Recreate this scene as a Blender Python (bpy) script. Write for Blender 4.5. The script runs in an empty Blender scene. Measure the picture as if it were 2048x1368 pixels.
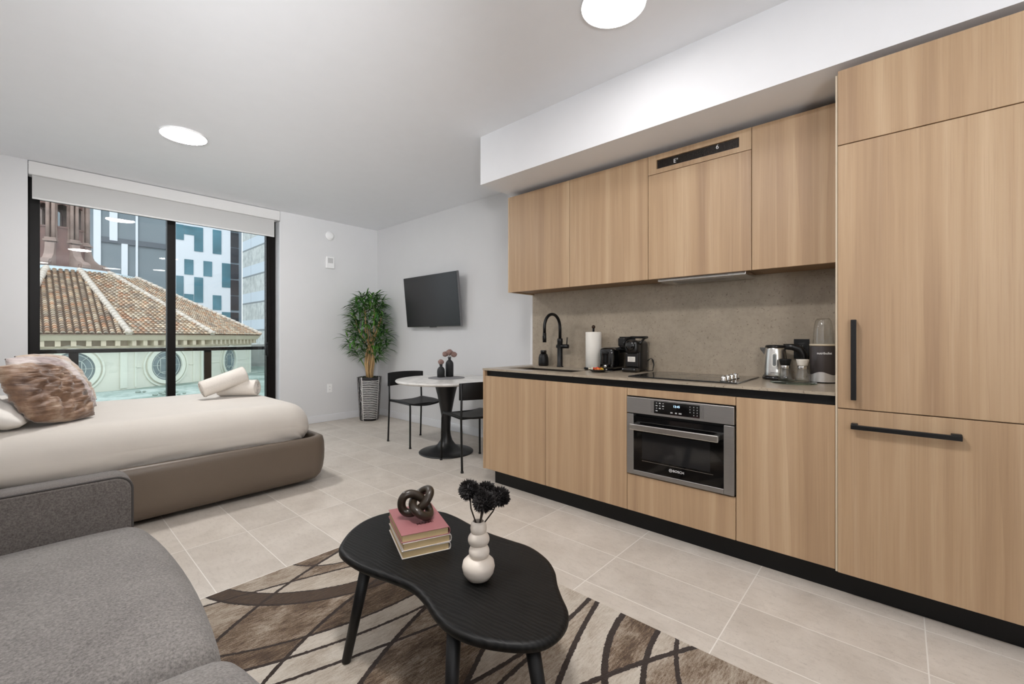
import bpy, bmesh, math, random
from mathutils import Vector, Matrix, noise
from math import sin, cos, pi, radians, sqrt
C = bpy.context.scene.collection
random.seed(7)
TH = radians(48.05); FPX = 864.0; HC = 1.158
SN, CS = sin(TH), cos(TH)

# ------------------------------------------------------------------ helpers
def ray(x, y):
    u = (x-1024.0)/FPX; v = (674.0-y)/FPX
    return (SN+u*CS, CS-u*SN, v)
def on_z(x, y, z):
    r = ray(x, y); t = (z-HC)/r[2]; return (r[0]*t, r[1]*t)
def on_y(x, y, Y):
    r = ray(x, y); t = Y/r[1]; return (r[0]*t, HC+r[2]*t)
def on_x(x, y, X):
    r = ray(x, y); t = X/r[0]; return (r[1]*t, HC+r[2]*t)

def lin(c):
    o = []
    for v in c:
        v = v/255.0
        o.append(v/12.92 if v <= 0.04045 else ((v+0.055)/1.055)**2.4)
    return tuple(o)

class MB:
    """collects shapes into one mesh"""
    def __init__(s): s.v = []; s.f = []; s.sm = []; s.col = []; s.mi = []
    def add(s, vs, fs, smooth=False, mi=0, col=None):
        b = len(s.v); s.v += [tuple(p) for p in vs]
        for f in fs:
            s.f.append([b+i for i in f]); s.sm.append(smooth); s.mi.append(mi); s.col.append(col)
        return s
    def bm(s, bm, M=None, smooth=False, mi=0):
        if M is not None: bmesh.ops.transform(bm, matrix=M, verts=bm.verts)
        bm.verts.index_update()
        s.add([v.co.copy() for v in bm.verts], [[v.index for v in f.verts] for f in bm.faces], smooth, mi)
        bm.free(); return s
    def box(s, x0, x1, y0, y1, z0, z1, bev=0.0, seg=2, M=None, smooth=False, mi=0):
        bm = bmesh.new(); bmesh.ops.create_cube(bm, size=1.0)
        T = Matrix.Translation(((x0+x1)/2, (y0+y1)/2, (z0+z1)/2)) @ Matrix.Diagonal((abs(x1-x0), abs(y1-y0), abs(z1-z0), 1))
        bmesh.ops.transform(bm, matrix=T, verts=bm.verts)
        if bev > 0:
            bmesh.ops.bevel(bm, geom=list(bm.edges), offset=bev, segments=seg, profile=0.5, affect='EDGES')
        return s.bm(bm, M, smooth, mi)
    def lathe(s, prof, c=(0, 0, 0), n=32, smooth=True, M=None, close=True, mi=0):
        vs = []; fs = []; m = len(prof)
        for i in range(n):
            a = 2*pi*i/n
            for r, z in prof: vs.append(Vector((c[0]+r*cos(a), c[1]+r*sin(a), c[2]+z)))
        for i in range(n):
            j = (i+1) % n
            for k in range(m-1): fs.append([i*m+k, j*m+k, j*m+k+1, i*m+k+1])
        if close:
            if prof[0][0] > 1e-6: fs.append([i*m for i in range(n)][::-1])
            if prof[-1][0] > 1e-6: fs.append([i*m+m-1 for i in range(n)])
        if M is not None: vs = [M @ v for v in vs]
        return s.add(vs, fs, smooth, mi)
    def tube(s, pts, r, n=12, closed=False, smooth=True, caps=True, mi=0, flat=None):
        pts = [Vector(p) for p in pts]; m = len(pts)
        rs = r if isinstance(r, (list, tuple)) else [r]*m
        vs = []; fs = []; prevn = None
        for i, p in enumerate(pts):
            if closed: t = pts[(i+1) % m]-pts[i-1]
            else: t = pts[min(i+1, m-1)]-pts[max(i-1, 0)]
            t.normalize()
            if prevn is None:
                a = Vector((0, 0, 1)) if abs(t.z) < 0.9 else Vector((1, 0, 0))
                nn = t.cross(a).normalized()
            else:
                nn = (prevn-t*prevn.dot(t))
                nn = nn.normalized() if nn.length > 1e-6 else t.orthogonal().normalized()
            prevn = nn; bb = t.cross(nn)
            for k in range(n):
                a = 2*pi*k/n
                vs.append(p+nn*(rs[i]*cos(a))+bb*(rs[i]*sin(a)*(flat or 1.0)))
        L = m if closed else m-1
        off = 0
        if closed:
            # find the twist that closes the loop best
            best = None
            for o in range(n):
                d = (vs[(m-1)*n]-vs[o]).length
                if best is None or d < best: best = d; off = o
        for i in range(L):
            j = (i+1) % m; o = off if (closed and j == 0) else 0
            for k in range(n):
                fs.append([i*n+k, i*n+(k+1) % n, j*n+(k+1+o) % n, j*n+(k+o) % n])
        if caps and not closed:
            fs.append(list(range(n))[::-1]); fs.append([(m-1)*n+k for k in range(n)])
        return s.add(vs, fs, smooth, mi)
    def cyl(s, a, b, r, n=20, r2=None, smooth=True, mi=0):
        return s.tube([a, b], [r, r if r2 is None else r2], n, smooth=smooth, mi=mi)
    def prism(s, poly, z0, z1, M=None, smooth=False, mi=0):
        n = len(poly)
        vs = [Vector((x, y, z0)) for x, y in poly]+[Vector((x, y, z1)) for x, y in poly]
        fs = [list(range(n))[::-1], list(range(n, 2*n))]
        for i in range(n): fs.append([i, (i+1) % n, n+(i+1) % n, n+i])
        if M is not None: vs = [M @ v for v in vs]
        return s.add(vs, fs, smooth, mi)
    def soft(s, x0, x1, y0, y1, z0, z1, r, n=12, fn=None, M=None, mi=0):
        """rounded box with an even grid, optional displacement fn(Vector)->Vector"""
        bm = bmesh.new(); bmesh.ops.create_cube(bm, size=2.0)
        bmesh.ops.subdivide_edges(bm, edges=list(bm.edges), cuts=n, use_grid_fill=True)
        c = Vector(((x0+x1)/2, (y0+y1)/2, (z0+z1)/2)); h = Vector(((x1-x0)/2, (y1-y0)/2, (z1-z0)/2))
        rr = Vector([min(r, h[i]) for i in range(3)]); inner = h-rr
        for v in bm.verts:
            # spend more of the grid on the rounded rim
            q = Vector()
            for i in range(3):
                t = v.co[i]; k = inner[i]/h[i]
                a = abs(t); w = 0.5
                d = k*(a/w) if a < w else k+(1-k)*((a-w)/(1-w))
                q[i] = math.copysign(d*h[i], t)
            core = Vector([max(-inner[i], min(inner[i], q[i])) for i in range(3)])
            d = q-core
            e = Vector([d[i]/rr[i] if rr[i] > 1e-9 else 0 for i in range(3)])
            if e.length > 1e-9:
                e.normalize(); d = Vector([e[i]*rr[i] for i in range(3)])
            v.co = c+core+d
            if fn: v.co = fn(v.co.copy())
        return s.bm(bm, M, True, mi)
    def pillow(s, w, h, t, M, n=22, seed=0, wr=0.006, pinch=0.10):
        vs = []; fs = []; N = n+1
        for sd in (1, -1):
            for i in range(N):
                for j in range(N):
                    u = -1+2*i/n; v = -1+2*j/n
                    x = u*w/2*(1-pinch*v*v*abs(u)); y = v*h/2*(1-pinch*u*u*abs(v))
                    e = max(0.0, (1-abs(u)**2.6)*(1-abs(v)**2.6))
                    z = sd*(t/2)*e**0.5
                    z += wr*e**0.5*noise.noise(Vector((u*3.2+seed, v*7.5, sd*2.0+seed)))
                    vs.append(Vector((x, y, z)))
        off = N*N
        for i in range(n):
            for j in range(n):
                a = i*N+j; fs.append([a, a+N, a+N+1, a+1]); fs.append([off+a, off+a+1, off+a+N+1, off+a+N])
        b = MB(); b.add([M @ p for p in vs], fs, True)
        bm = bmesh.new()
        bv = [bm.verts.new(p) for p in b.v]
        for f in b.f: bm.faces.new([bv[i] for i in f])
        bmesh.ops.remove_doubles(bm, verts=bm.verts, dist=1e-5)
        return s.bm(bm, None, True)
    def ball(s, c, rx, ry=None, rz=None, sub=2, smooth=True, M=None, mi=0):
        bm = bmesh.new(); bmesh.ops.create_icosphere(bm, subdivisions=sub, radius=1.0)
        T = Matrix.Translation(c) @ Matrix.Diagonal((rx, ry or rx, rz or rx, 1))
        bmesh.ops.transform(bm, matrix=T, verts=bm.verts)
        return s.bm(bm, M, smooth, mi)
    def build(s, name, mat, parent=None, world=True, recalc=True):
        me = bpy.data.meshes.new(name)
        o = bpy.data.objects.new(name, me); C.objects.link(o)
        vs = s.v
        if parent is not None:
            o.parent = parent
            if world:
                Mi = wm(parent).inverted(); vs = [Mi @ Vector(p) for p in s.v]
        me.from_pydata([tuple(p) for p in vs], [], s.f)
        if recalc:
            bm = bmesh.new(); bm.from_mesh(me); bmesh.ops.recalc_face_normals(bm, faces=bm.faces); bm.to_mesh(me); bm.free()
        me.polygons.foreach_set('use_smooth', s.sm); me.polygons.foreach_set('material_index', s.mi)
        for m in (mat if isinstance(mat, (list, tuple)) else [mat]): me.materials.append(m)
        if any(c is not None for c in s.col):
            at = me.color_attributes.new('tint', 'FLOAT_COLOR', 'CORNER'); k = 0; arr = []
            for p, c in zip(me.polygons, s.col):
                for _ in range(p.loop_total): arr += list(c if c is not None else (1, 1, 1))+[1.0]
            at.data.foreach_set('color', arr)
        me.update(); return o

def wm(o):
    M = o.matrix_basis.copy()
    while o.parent is not None:
        o = o.parent; M = o.matrix_basis @ M
    return M
def tag(o, label, cat, group=None):
    o['label'] = label; o['category'] = cat
    if group: o['group'] = group
    return o
def thing(name, label, cat, loc=(0, 0, 0), rz=0.0, group=None):
    o = bpy.data.objects.new(name, None); C.objects.link(o); o.empty_display_size = 0.1
    o.location = loc; o.rotation_euler = (0, 0, rz)
    return tag(o, label, cat, group)
def struct(o): o['kind'] = 'structure'; return o
def dup(root, loc, rz, label, group=None):
    r = root.copy(); C.objects.link(r); r.location = loc; r.rotation_euler = (0, 0, rz); r['label'] = label
    if group: r['group'] = group
    for ch in list(root.children):
        c = ch.copy(); C.objects.link(c); c.parent = r
        for g in list(ch.children):
            d = g.copy(); C.objects.link(d); d.parent = c
    return r
def text_mb(body, size, M, depth=0.0004, sx=1.0, spacing=1.0, bold=0.0):
    cu = bpy.data.curves.new('t', 'FONT'); cu.body = body; cu.size = size; cu.extrude = depth; cu.resolution_u = 3
    cu.align_x = 'CENTER'; cu.align_y = 'CENTER'; cu.space_character = spacing; cu.offset = bold
    to = bpy.data.objects.new('t', cu); C.objects.link(to)
    dg = bpy.context.evaluated_depsgraph_get(); dg.update()
    me = bpy.data.meshes.new_from_object(to.evaluated_get(dg))
    S = M @ Matrix.Diagonal((sx, 1, 1, 1))
    mb = MB(); mb.add([S @ v.co for v in me.vertices], [list(p.vertices) for p in me.polygons])
    bpy.data.objects.remove(to); bpy.data.curves.remove(cu); bpy.data.meshes.remove(me)
    return mb
def MX(x, y, z):
    """frame on a plane facing -X: local x runs along -Y, local y up"""
    return Matrix(((0, 0, -1, x), (-1, 0, 0, y), (0, 1, 0, z), (0, 0, 0, 1)))

# ------------------------------------------------------------------ materials
def newmat(name):
    m = bpy.data.materials.new(name); m.use_nodes = True
    nt = m.node_tree; b = nt.nodes['Principled BSDF']
    return m, nt, b
class N:
    def __init__(s, nt): s.nt = nt
    def __call__(s, typ, **kw):
        n = s.nt.nodes.new(typ)
        for k, v in kw.items():
            if k == 'ins':
                for kk, vv in v.items():
                    sock = n.inputs[kk]
                    if hasattr(vv, 'is_output'): s.nt.links.new(vv, sock)
                    else: sock.default_value = vv
            else: setattr(n, k, v)
        return n
    def link(s, a, b): s.nt.links.new(a, b)
    def math(s, op, a, b=0.0, c=None, clamp=False):
        n = s.nt.nodes.new('ShaderNodeMath'); n.operation = op; n.use_clamp = clamp
        for i, v in enumerate((a, b) if c is None else (a, b, c)):
            if hasattr(v, 'is_output'): s.nt.links.new(v, n.inputs[i])
            else: n.inputs[i].default_value = v
        return n.outputs[0]
    def ramp(s, fac, stops, interp='LINEAR'):
        n = s.nt.nodes.new('ShaderNodeValToRGB'); n.color_ramp.interpolation = interp
        e = n.color_ramp.elements
        while len(e) < len(stops): e.new(0.5)
        for i, (p, c) in enumerate(stops):
            e[i].position = p; e[i].color = (*c, 1) if len(c) == 3 else c
        s.nt.links.new(fac, n.inputs[0]); return n.outputs[0]
    def mix(s, fac, a, b, blend='MIX'):
        n = s.nt.nodes.new('ShaderNodeMix'); n.data_type = 'RGBA'; n.blend_type = blend
        for sock, v in ((n.inputs[0], fac), (n.inputs[6], a), (n.inputs[7], b)):
            if hasattr(v, 'is_output'): s.nt.links.new(v, sock)
            else: sock.default_value = v if not isinstance(v, tuple) else ((*v, 1) if len(v) == 3 else v)
        return n.outputs[2]
    def pos(s): return s.nt.nodes.new('ShaderNodeNewGeometry').outputs['Position']
    def obj(s): return s.nt.nodes.new('ShaderNodeTexCoord').outputs['Object']
    def mapping(s, vec, scale=(1, 1, 1), loc=(0, 0, 0), rot=(0, 0, 0)):
        n = s.nt.nodes.new('ShaderNodeMapping'); s.nt.links.new(vec, n.inputs[0])
        n.inputs['Scale'].default_value = scale; n.inputs['Location'].default_value = loc; n.inputs['Rotation'].default_value = rot
        return n.outputs[0]
    def noise(s, vec, scale=5.0, detail=4.0, rough=0.55, dist=0.0):
        n = s.nt.nodes.new('ShaderNodeTexNoise'); s.nt.links.new(vec, n.inputs['Vector'])
        n.inputs['Scale'].default_value = scale; n.inputs['Detail'].default_value = detail
        n.inputs['Roughness'].default_value = rough; n.inputs['Distortion'].default_value = dist
        return n.outputs['Fac']
    def bump(s, h, strength=0.2, dist=0.01):
        n = s.nt.nodes.new('ShaderNodeBump'); n.inputs['Strength'].default_value = strength; n.inputs['Distance'].default_value = dist
        s.nt.links.new(h, n.inputs['Height']); return n.outputs[0]
def simple(name, rgb, rough=0.5, metal=0.0, var=0.0, vscale=8.0, bump=0.0, bscale=60.0, spec=0.5, coat=0.0, sheen=0.0, stretch=(1, 1, 1)):
    m, nt, b = newmat(name); g = N(nt)
    c = lin(rgb)
    b.inputs['Base Color'].default_value = (*c, 1); b.inputs['Roughness'].default_value = rough
    b.inputs['Metallic'].default_value = metal; b.inputs['Specular IOR Level'].default_value = spec
    if coat: b.inputs['Coat Weight'].default_value = coat
    if sheen: b.inputs['Sheen Weight'].default_value = sheen
    p = g.mapping(g.obj(), stretch)
    if var > 0:
        f = g.noise(p, vscale, 5)
        lo = tuple(v*(1-var) for v in c); hi = tuple(min(1, v*(1+var)) for v in c)
        g.link(g.ramp(f, [(0.25, lo), (0.75, hi)]), b.inputs['Base Color'])
    if bump > 0:
        g.link(g.bump(g.noise(p, bscale, 4), bump, 0.004), b.inputs['Normal'])
    return m
def glassmat(name, tint=(0.97, 0.985, 0.98), refl=1.0, rough=0.0):
    m, nt, b = newmat(name); g = N(nt); nt.nodes.remove(b)
    geo = nt.nodes.new('ShaderNodeNewGeometry')
    d = nt.nodes.new('ShaderNodeVectorMath'); d.operation = 'DOT_PRODUCT'
    g.link(geo.outputs['Normal'], d.inputs[0]); g.link(geo.outputs['Incoming'], d.inputs[1])
    k = g.math('SUBTRACT', 1.0, g.math('ABSOLUTE', d.outputs['Value'])); k = g.math('POWER', k, 5.0)
    k = g.math('MULTIPLY_ADD', k, 0.92*refl, 0.042*refl, clamp=True)
    t = g('ShaderNodeBsdfTransparent', ins={'Color': (*tint, 1)}); gl = g('ShaderNodeBsdfGlossy', ins={'Roughness': rough})
    mx = g('ShaderNodeMixShader', ins={0: k, 1: t.outputs[0], 2: gl.outputs[0]})
    g.link(mx.outputs[0], nt.nodes['Material Output'].inputs[0]); return m
def emit(name, rgb, strength):
    m, nt, b = newmat(name); c = lin(rgb)
    b.inputs['Base Color'].default_value = (*c, 1); b.inputs['Emission Color'].default_value = (*c, 1)
    b.inputs['Emission Strength'].default_value = strength; b.inputs['Roughness'].default_value = 0.5
    return m

M = {}
def wood_mat():
    m, nt, b = newmat('oak_laminate'); g = N(nt)
    p = g.pos(); rnd = nt.nodes.new('ShaderNodeObjectInfo').outputs['Random']
    off = g('ShaderNodeCombineXYZ', ins={1: g.math('MULTIPLY', rnd, 7.3), 2: g.math('MULTIPLY', rnd, 3.1)})
    add = g('ShaderNodeVectorMath', operation='ADD'); g.link(p, add.inputs[0]); g.link(off.outputs[0], add.inputs[1]); q = add.outputs[0]
    bands = g.noise(g.mapping(q, (1, 9.0, 0.22)), 1.0, 4, 0.6, 0.25)
    fine = g.noise(g.mapping(q, (30, 190, 3.0)), 1.0, 4, 0.65)
    fine2 = g.noise(g.mapping(q, (20, 70, 1.2)), 1.0, 3, 0.6)
    w = g('ShaderNodeTexWave', wave_type='BANDS', bands_direction='Y', wave_profile='SAW')
    g.link(g.mapping(q, (1, 1.0, 0.10)), w.inputs['Vector'])
    w.inputs['Scale'].default_value = 4.0; w.inputs['Distortion'].default_value = 16.0; w.inputs['Detail'].default_value = 3.0; w.inputs['Detail Scale'].default_value = 0.45; w.inputs['Detail Roughness'].default_value = 0.5
    msk = g.noise(g.mapping(q, (1, 3.0, 0.8)), 1.0, 2, 0.5)
    lines = g.math('MULTIPLY', w.outputs['Fac'], g.ramp(msk, [(0.42, (0, 0, 0)), (0.62, (1, 1, 1))]))
    vor = g('ShaderNodeTexVoronoi'); g.link(g.mapping(q, (0.01, 2.6, 1.15)), vor.inputs['Vector']); vor.inputs['Scale'].default_value = 1.0
    knot = g.ramp(vor.outputs['Distance'], [(0.0, (1, 1, 1)), (0.04, (0, 0, 0))])
    base = g.ramp(bands, [(0.30, lin((162, 133, 105))), (0.5, lin((181, 152, 120))), (0.70, lin((198, 171, 139)))])
    c1 = g.mix(g.math('MULTIPLY', lines, 0.26), base, lin((146, 114, 88)))
    c2 = g.mix(g.math('MULTIPLY', g.ramp(fine, [(0.5, (0, 0, 0)), (0.78, (1, 1, 1))]), 0.30), c1, lin((140, 110, 86)))
    c2 = g.mix(g.math('MULTIPLY', g.ramp(fine2, [(0.55, (0, 0, 0)), (0.8, (1, 1, 1))]), 0.22), c2, lin((208, 184, 156)))
    c3 = g.mix(g.math('MULTIPLY', knot, 0.5), c2, lin((112, 82, 60)))
    g.link(c3, b.inputs['Base Color']); b.inputs['Roughness'].default_value = 0.42; b.inputs['Specular IOR Level'].default_value = 0.35
    g.link(g.bump(fine, 0.06, 0.002), b.inputs['Normal'])
    return m
def floor_mat():
    m, nt, b = newmat('limestone_tile'); g = N(nt); p = g.pos()
    # grout grid: 0.30 in X from 0.56, 0.593 in Y from 0.52
    sep = nt.nodes.new('ShaderNodeSeparateXYZ'); g.link(p, sep.inputs[0])
    def grid(s, o, st):
        t = g.math('DIVIDE', g.math('SUBTRACT', s, o), st); fl = g.math('FLOOR', t); fr = g.math('SUBTRACT', t, fl)
        d = g.math('MULTIPLY', g.math('MINIMUM', fr, g.math('SUBTRACT', 1.0, fr)), st); return d, fl
    dx, ix = grid(sep.outputs[0], 0.56, 0.30); dy, iy = grid(sep.outputs[1], 0.52, 0.593)
    gr = g.math('LESS_THAN', g.math('MINIMUM', dx, dy), 0.0021)
    cid = g('ShaderNodeCombineXYZ', ins={0: ix, 1: iy}); wn = nt.nodes.new('ShaderNodeTexWhiteNoise'); g.link(cid.outputs[0], wn.inputs[0])
    o2 = g('ShaderNodeVectorMath', operation='MULTIPLY_ADD'); g.link(wn.outputs['Color'], o2.inputs[0]); o2.inputs[1].default_value = (3, 3, 3); g.link(p, o2.inputs[2])
    n1 = g.noise(o2.outputs[0], 4.0, 6, 0.62, 0.3); n2 = g.noise(g.mapping(o2.outputs[0], (60, 22, 1)), 1.0, 5, 0.7)
    n3 = g.noise(o2.outputs[0], 120, 2, 0.5)
    base = g.ramp(n1, [(0.3, lin((192, 183, 172))), (0.7, lin((212, 204, 194)))])
    c = g.mix(g.math('MULTIPLY', g.ramp(n2, [(0.5, (0, 0, 0)), (0.8, (1, 1, 1))]), 0.35), base, lin((150, 139, 128)))
    c = g.mix(g.math('MULTIPLY', g.ramp(n3, [(0.62, (0, 0, 0)), (0.72, (1, 1, 1))]), 0.22), c, lin((120, 108, 98)))
    br = g.math('MULTIPLY_ADD', wn.outputs['Value'], 0.10, 0.95)
    c = g.mix(1.0, c, g('ShaderNodeCombineColor', ins={0: br, 1: br, 2: br}).outputs[0], 'MULTIPLY')
    c = g.mix(gr, c, lin((228, 223, 216)))
    g.link(c, b.inputs['Base Color']); b.inputs['Roughness'].default_value = 0.42; b.inputs['Specular IOR Level'].default_value = 0.4
    g.link(g.bump(g.math('SUBTRACT', n2, g.math('MULTIPLY', gr, 1.0)), 0.12, 0.002), b.inputs['Normal'])
    return m
def stone_mat():
    m, nt, b = newmat('taupe_stone'); g = N(nt); p = g.pos()
    n1 = g.noise(p, 3.0, 5, 0.6); n2 = g.noise(p, 34, 4, 0.7); n3 = g.noise(g.mapping(p, (1, 1, 1), (3, 1, 2)), 95, 2, 0.5)
    c = g.ramp(n1, [(0.3, lin((158, 146, 129))), (0.7, lin((177, 164, 146)))])
    c = g.mix(g.math('MULTIPLY', g.ramp(n2, [(0.45, (0, 0, 0)), (0.8, (1, 1, 1))]), 0.45), c, lin((128, 116, 102)))
    c = g.mix(g.math('MULTIPLY', g.ramp(n3, [(0.66, (0, 0, 0)), (0.71, (1, 1, 1))]), 0.6), c, lin((88, 74, 64)))
    g.link(c, b.inputs['Base Color']); b.inputs['Roughness'].default_value = 0.3; b.inputs['Specular IOR Level'].default_value = 0.45
    return m
def fabric_mat(name, a, bcol, scale=260, bump=0.25, rough=0.9, sheen=0.15):
    m, nt, b = newmat(name); g = N(nt); p = g.obj()
    n = g.noise(g.mapping(p, (1, 1, 1)), scale, 3, 0.7); n2 = g.noise(p, 5, 3)
    f = g.math('MULTIPLY_ADD', n2, 0.25, g.math('SUBTRACT', n, 0.12))
    g.link(g.ramp(f, [(0.3, lin(a)), (0.7, lin(bcol))]), b.inputs['Base Color'])
    b.inputs['Roughness'].default_value = rough; b.inputs['Sheen Weight'].default_value = sheen; b.inputs['Specular IOR Level'].default_value = 0.2
    g.link(g.bump(n, bump, 0.003), b.inputs['Normal']); return m
def steel_mat(name, rgb=(150, 150, 150), rough=0.3, st=(1, 1, 60)):
    m, nt, b = newmat(name); g = N(nt); n = g.noise(g.mapping(g.obj(), st), 8.0, 3, 0.6)
    c = lin(rgb); g.link(g.ramp(n, [(0.3, tuple(v*0.88 for v in c)), (0.7, c)]), b.inputs['Base Color'])
    b.inputs['Metallic'].default_value = 1.0; b.inputs['Roughness'].default_value = rough; return m
def rug_mat():
    m, nt, b = newmat('rug_pile'); g = N(nt); p = g.pos()
    wob = nt.nodes.new('ShaderNodeTexNoise'); g.link(p, wob.inputs['Vector']); wob.inputs['Scale'].default_value = 90; wob.inputs['Detail'].default_value = 2
    o2 = g('ShaderNodeVectorMath', operation='MULTIPLY_ADD'); g.link(wob.outputs['Color'], o2.inputs[0]); o2.inputs[1].default_value = (0.010, 0.010, 0); g.link(p, o2.inputs[2])
    sep = nt.nodes.new('ShaderNodeSeparateXYZ'); g.link(o2.outputs[0], sep.inputs[0]); X, Y = sep.outputs[0], sep.outputs[1]
    A = [(1.21,2.52,.73,.006),(1.24,2.57,.70,.004),(-.63,-2.96,5.29,.006),(1.17,2.41,.31,.005),(1.72,.20,2.13,.008),(1.57,.09,1.82,.008),
         (1.14,2.87,1.25,.006),(1.28,3.38,1.87,.007),(3.25,9.67,8.57,.007),(1.70,-.37,1.96,.009),(1.46,3.18,2.17,.009),(7.33,-11.9,14.45,.009),
         (2.34,-2.43,3.48,.010),(1.70,.09,.77,.012),(1.71,-.21,.92,.010),(.01,-2.18,3.2,.010),(1.9,-.27,.94,.008),(.91,10.02,9.03,.009)]
    W = [0.137,0.137,0.291,0.83,0.417,0.59,0.733,0.181,0.367,0.877,0.49,0.631,0.293,0.711,0.459,0.823,0.377,0.577]
    line = None; idx = None
    for (cx, cy, r, w), k in zip(A, W):
        dx = g.math('SUBTRACT', X, cx); dy = g.math('SUBTRACT', Y, cy)
        d = g.math('SUBTRACT', g.math('SQRT', g.math('ADD', g.math('MULTIPLY', dx, dx), g.math('MULTIPLY', dy, dy))), r)
        l = g.math('LESS_THAN', g.math('ABSOLUTE', d), w); s = g.math('MULTIPLY', g.math('GREATER_THAN', d, 0.0), k)
        line = l if line is None else g.math('MAXIMUM', line, l); idx = s if idx is None else g.math('ADD', idx, s)
    dA = []
    for (cx, cy, r, w) in A[:2]:
        dx = g.math('SUBTRACT', X, cx); dy = g.math('SUBTRACT', Y, cy)
        dA.append(g.math('GREATER_THAN', g.math('SUBTRACT', g.math('SQRT', g.math('ADD', g.math('MULTIPLY', dx, dx), g.math('MULTIPLY', dy, dy))), r), 0.0))
    cres = g.math('MULTIPLY', g.math('SUBTRACT', 1.0, dA[0]), dA[1])
    h = g.math('FRACT', g.math('MULTIPLY', idx, 5.31))
    st = g.noise(g.mapping(p, (26, 150, 1), rot=(0, 0, radians(38))), 1.0, 4, 0.65)
    bl = g.noise(g.mapping(p, (7, 12, 1), rot=(0, 0, radians(38))), 1.0, 4, 0.6, 0.4)
    pile = g.noise(p, 420, 2, 0.6)
    tone = g.math('MULTIPLY_ADD', g.math('SUBTRACT', bl, 0.5), 0.95, g.math('MULTIPLY_ADD', g.math('SUBTRACT', st, 0.5), 0.95, g.math('MULTIPLY_ADD', g.math('SUBTRACT', pile, 0.5), 0.75, g.math('MULTIPLY_ADD', h, 0.72, 0.20))))
    c = g.ramp(tone, [(0.05, lin((70, 52, 38))), (0.25, lin((112, 90, 68))), (0.45, lin((158, 142, 124))), (0.7, lin((190, 178, 162))), (1.0, lin((212, 203, 190)))])
    dark = g.ramp(st, [(0.3, lin((48, 36, 27))), (0.75, lin((96, 74, 54)))])
    c = g.mix(cres, c, dark); c = g.mix(line, c, lin((48, 34, 26)))
    g.link(c, b.inputs['Base Color']); b.inputs['Roughness'].default_value = 0.95; b.inputs['Specular IOR Level'].default_value = 0.15; b.inputs['Sheen Weight'].default_value = 0.2
    hh = g.math('SUBTRACT', g.math('MULTIPLY_ADD', pile, 0.5, g.math('MULTIPLY', st, 0.4)), g.math('MULTIPLY', line, 0.9))
    g.link(g.bump(hh, 0.9, 0.008), b.inputs['Normal']); return m
def blackwood_mat():
    m, nt, b = newmat('black_oak'); g = N(nt); p = g.pos()
    w = g('ShaderNodeTexWave', wave_type='BANDS', bands_direction='X'); g.link(g.mapping(p, (1, 0.25, 1), rot=(0, 0, radians(-22))), w.inputs['Vector'])
    w.inputs['Scale'].default_value = 26; w.inputs['Distortion'].default_value = 9; w.inputs['Detail'].default_value = 2.5; w.inputs['Detail Scale'].default_value = 0.9
    n = g.noise(g.mapping(p, (160, 14, 40), rot=(0, 0, radians(-22))), 1.0, 3)
    g.link(g.ramp(w.outputs['Fac'], [(0.2, lin((10, 10, 10))), (0.9, lin((24, 23, 22)))]), b.inputs['Base Color'])
    b.inputs['Roughness'].default_value = 0.46; b.inputs['Specular IOR Level'].default_value = 0.22
    g.link(g.bump(g.math('ADD', w.outputs['Fac'], g.math('MULTIPLY', n, 0.6)), 0.22, 0.0014), b.inputs['Normal']); return m
def marble_mat():
    m, nt, b = newmat('white_marble'); g = N(nt); p = g.obj()
    n = g.noise(p, 2.2, 6, 0.6, 1.2); v = g.math('ABSOLUTE', g.math('SUBTRACT', n, 0.5))
    g.link(g.ramp(v, [(0.0, lin((212, 210, 207))), (0.04, lin((226, 224, 220))), (0.2, lin((234, 232, 228)))]), b.inputs['Base Color'])
    b.inputs['Roughness'].default_value = 0.25; return m
def velvet_mat(name, cols):
    m, nt, b = newmat(name); g = N(nt); p = g.obj()
    n = g.noise(p, 5, 5, 0.6, 0.6); n2 = g.noise(g.mapping(p, (9, 12, 60)), 1.0, 3)
    f = g.math('MULTIPLY_ADD', g.math('SUBTRACT', n2, 0.5), 0.35, n)
    g.link(g.ramp(f, [(0.3, lin(cols[0])), (0.5, lin(cols[1])), (0.68, lin(cols[2]))]), b.inputs['Base Color'])
    b.inputs['Roughness'].default_value = 0.55; b.inputs['Sheen Weight'].default_value = 0.6; b.inputs['Sheen Roughness'].default_value = 0.35
    g.link(g.bump(g.noise(g.mapping(p, (7, 9, 48)), 1.0, 3, 0.5, 0.3), 0.9, 0.018), b.inputs['Normal']); return m
def tint_mat(name, rough=0.8, spec=0.3, var=0.2, scale=20, emis=0):
    m, nt, b = newmat(name); g = N(nt)
    a = nt.nodes.new('ShaderNodeVertexColor'); a.layer_name = 'tint'
    n = g.noise(g.pos(), scale, 4); br = g.math('MULTIPLY_ADD', g.math('SUBTRACT', n, 0.5), var*2, 1.0)
    g.link(g.mix(1.0, a.outputs[0], g('ShaderNodeCombineColor', ins={0: br, 1: br, 2: br}).outputs[0], 'MULTIPLY'), b.inputs['Base Color'])
    b.inputs['Roughness'].default_value = rough; b.inputs['Specular IOR Level'].default_value = spec; return m

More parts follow.
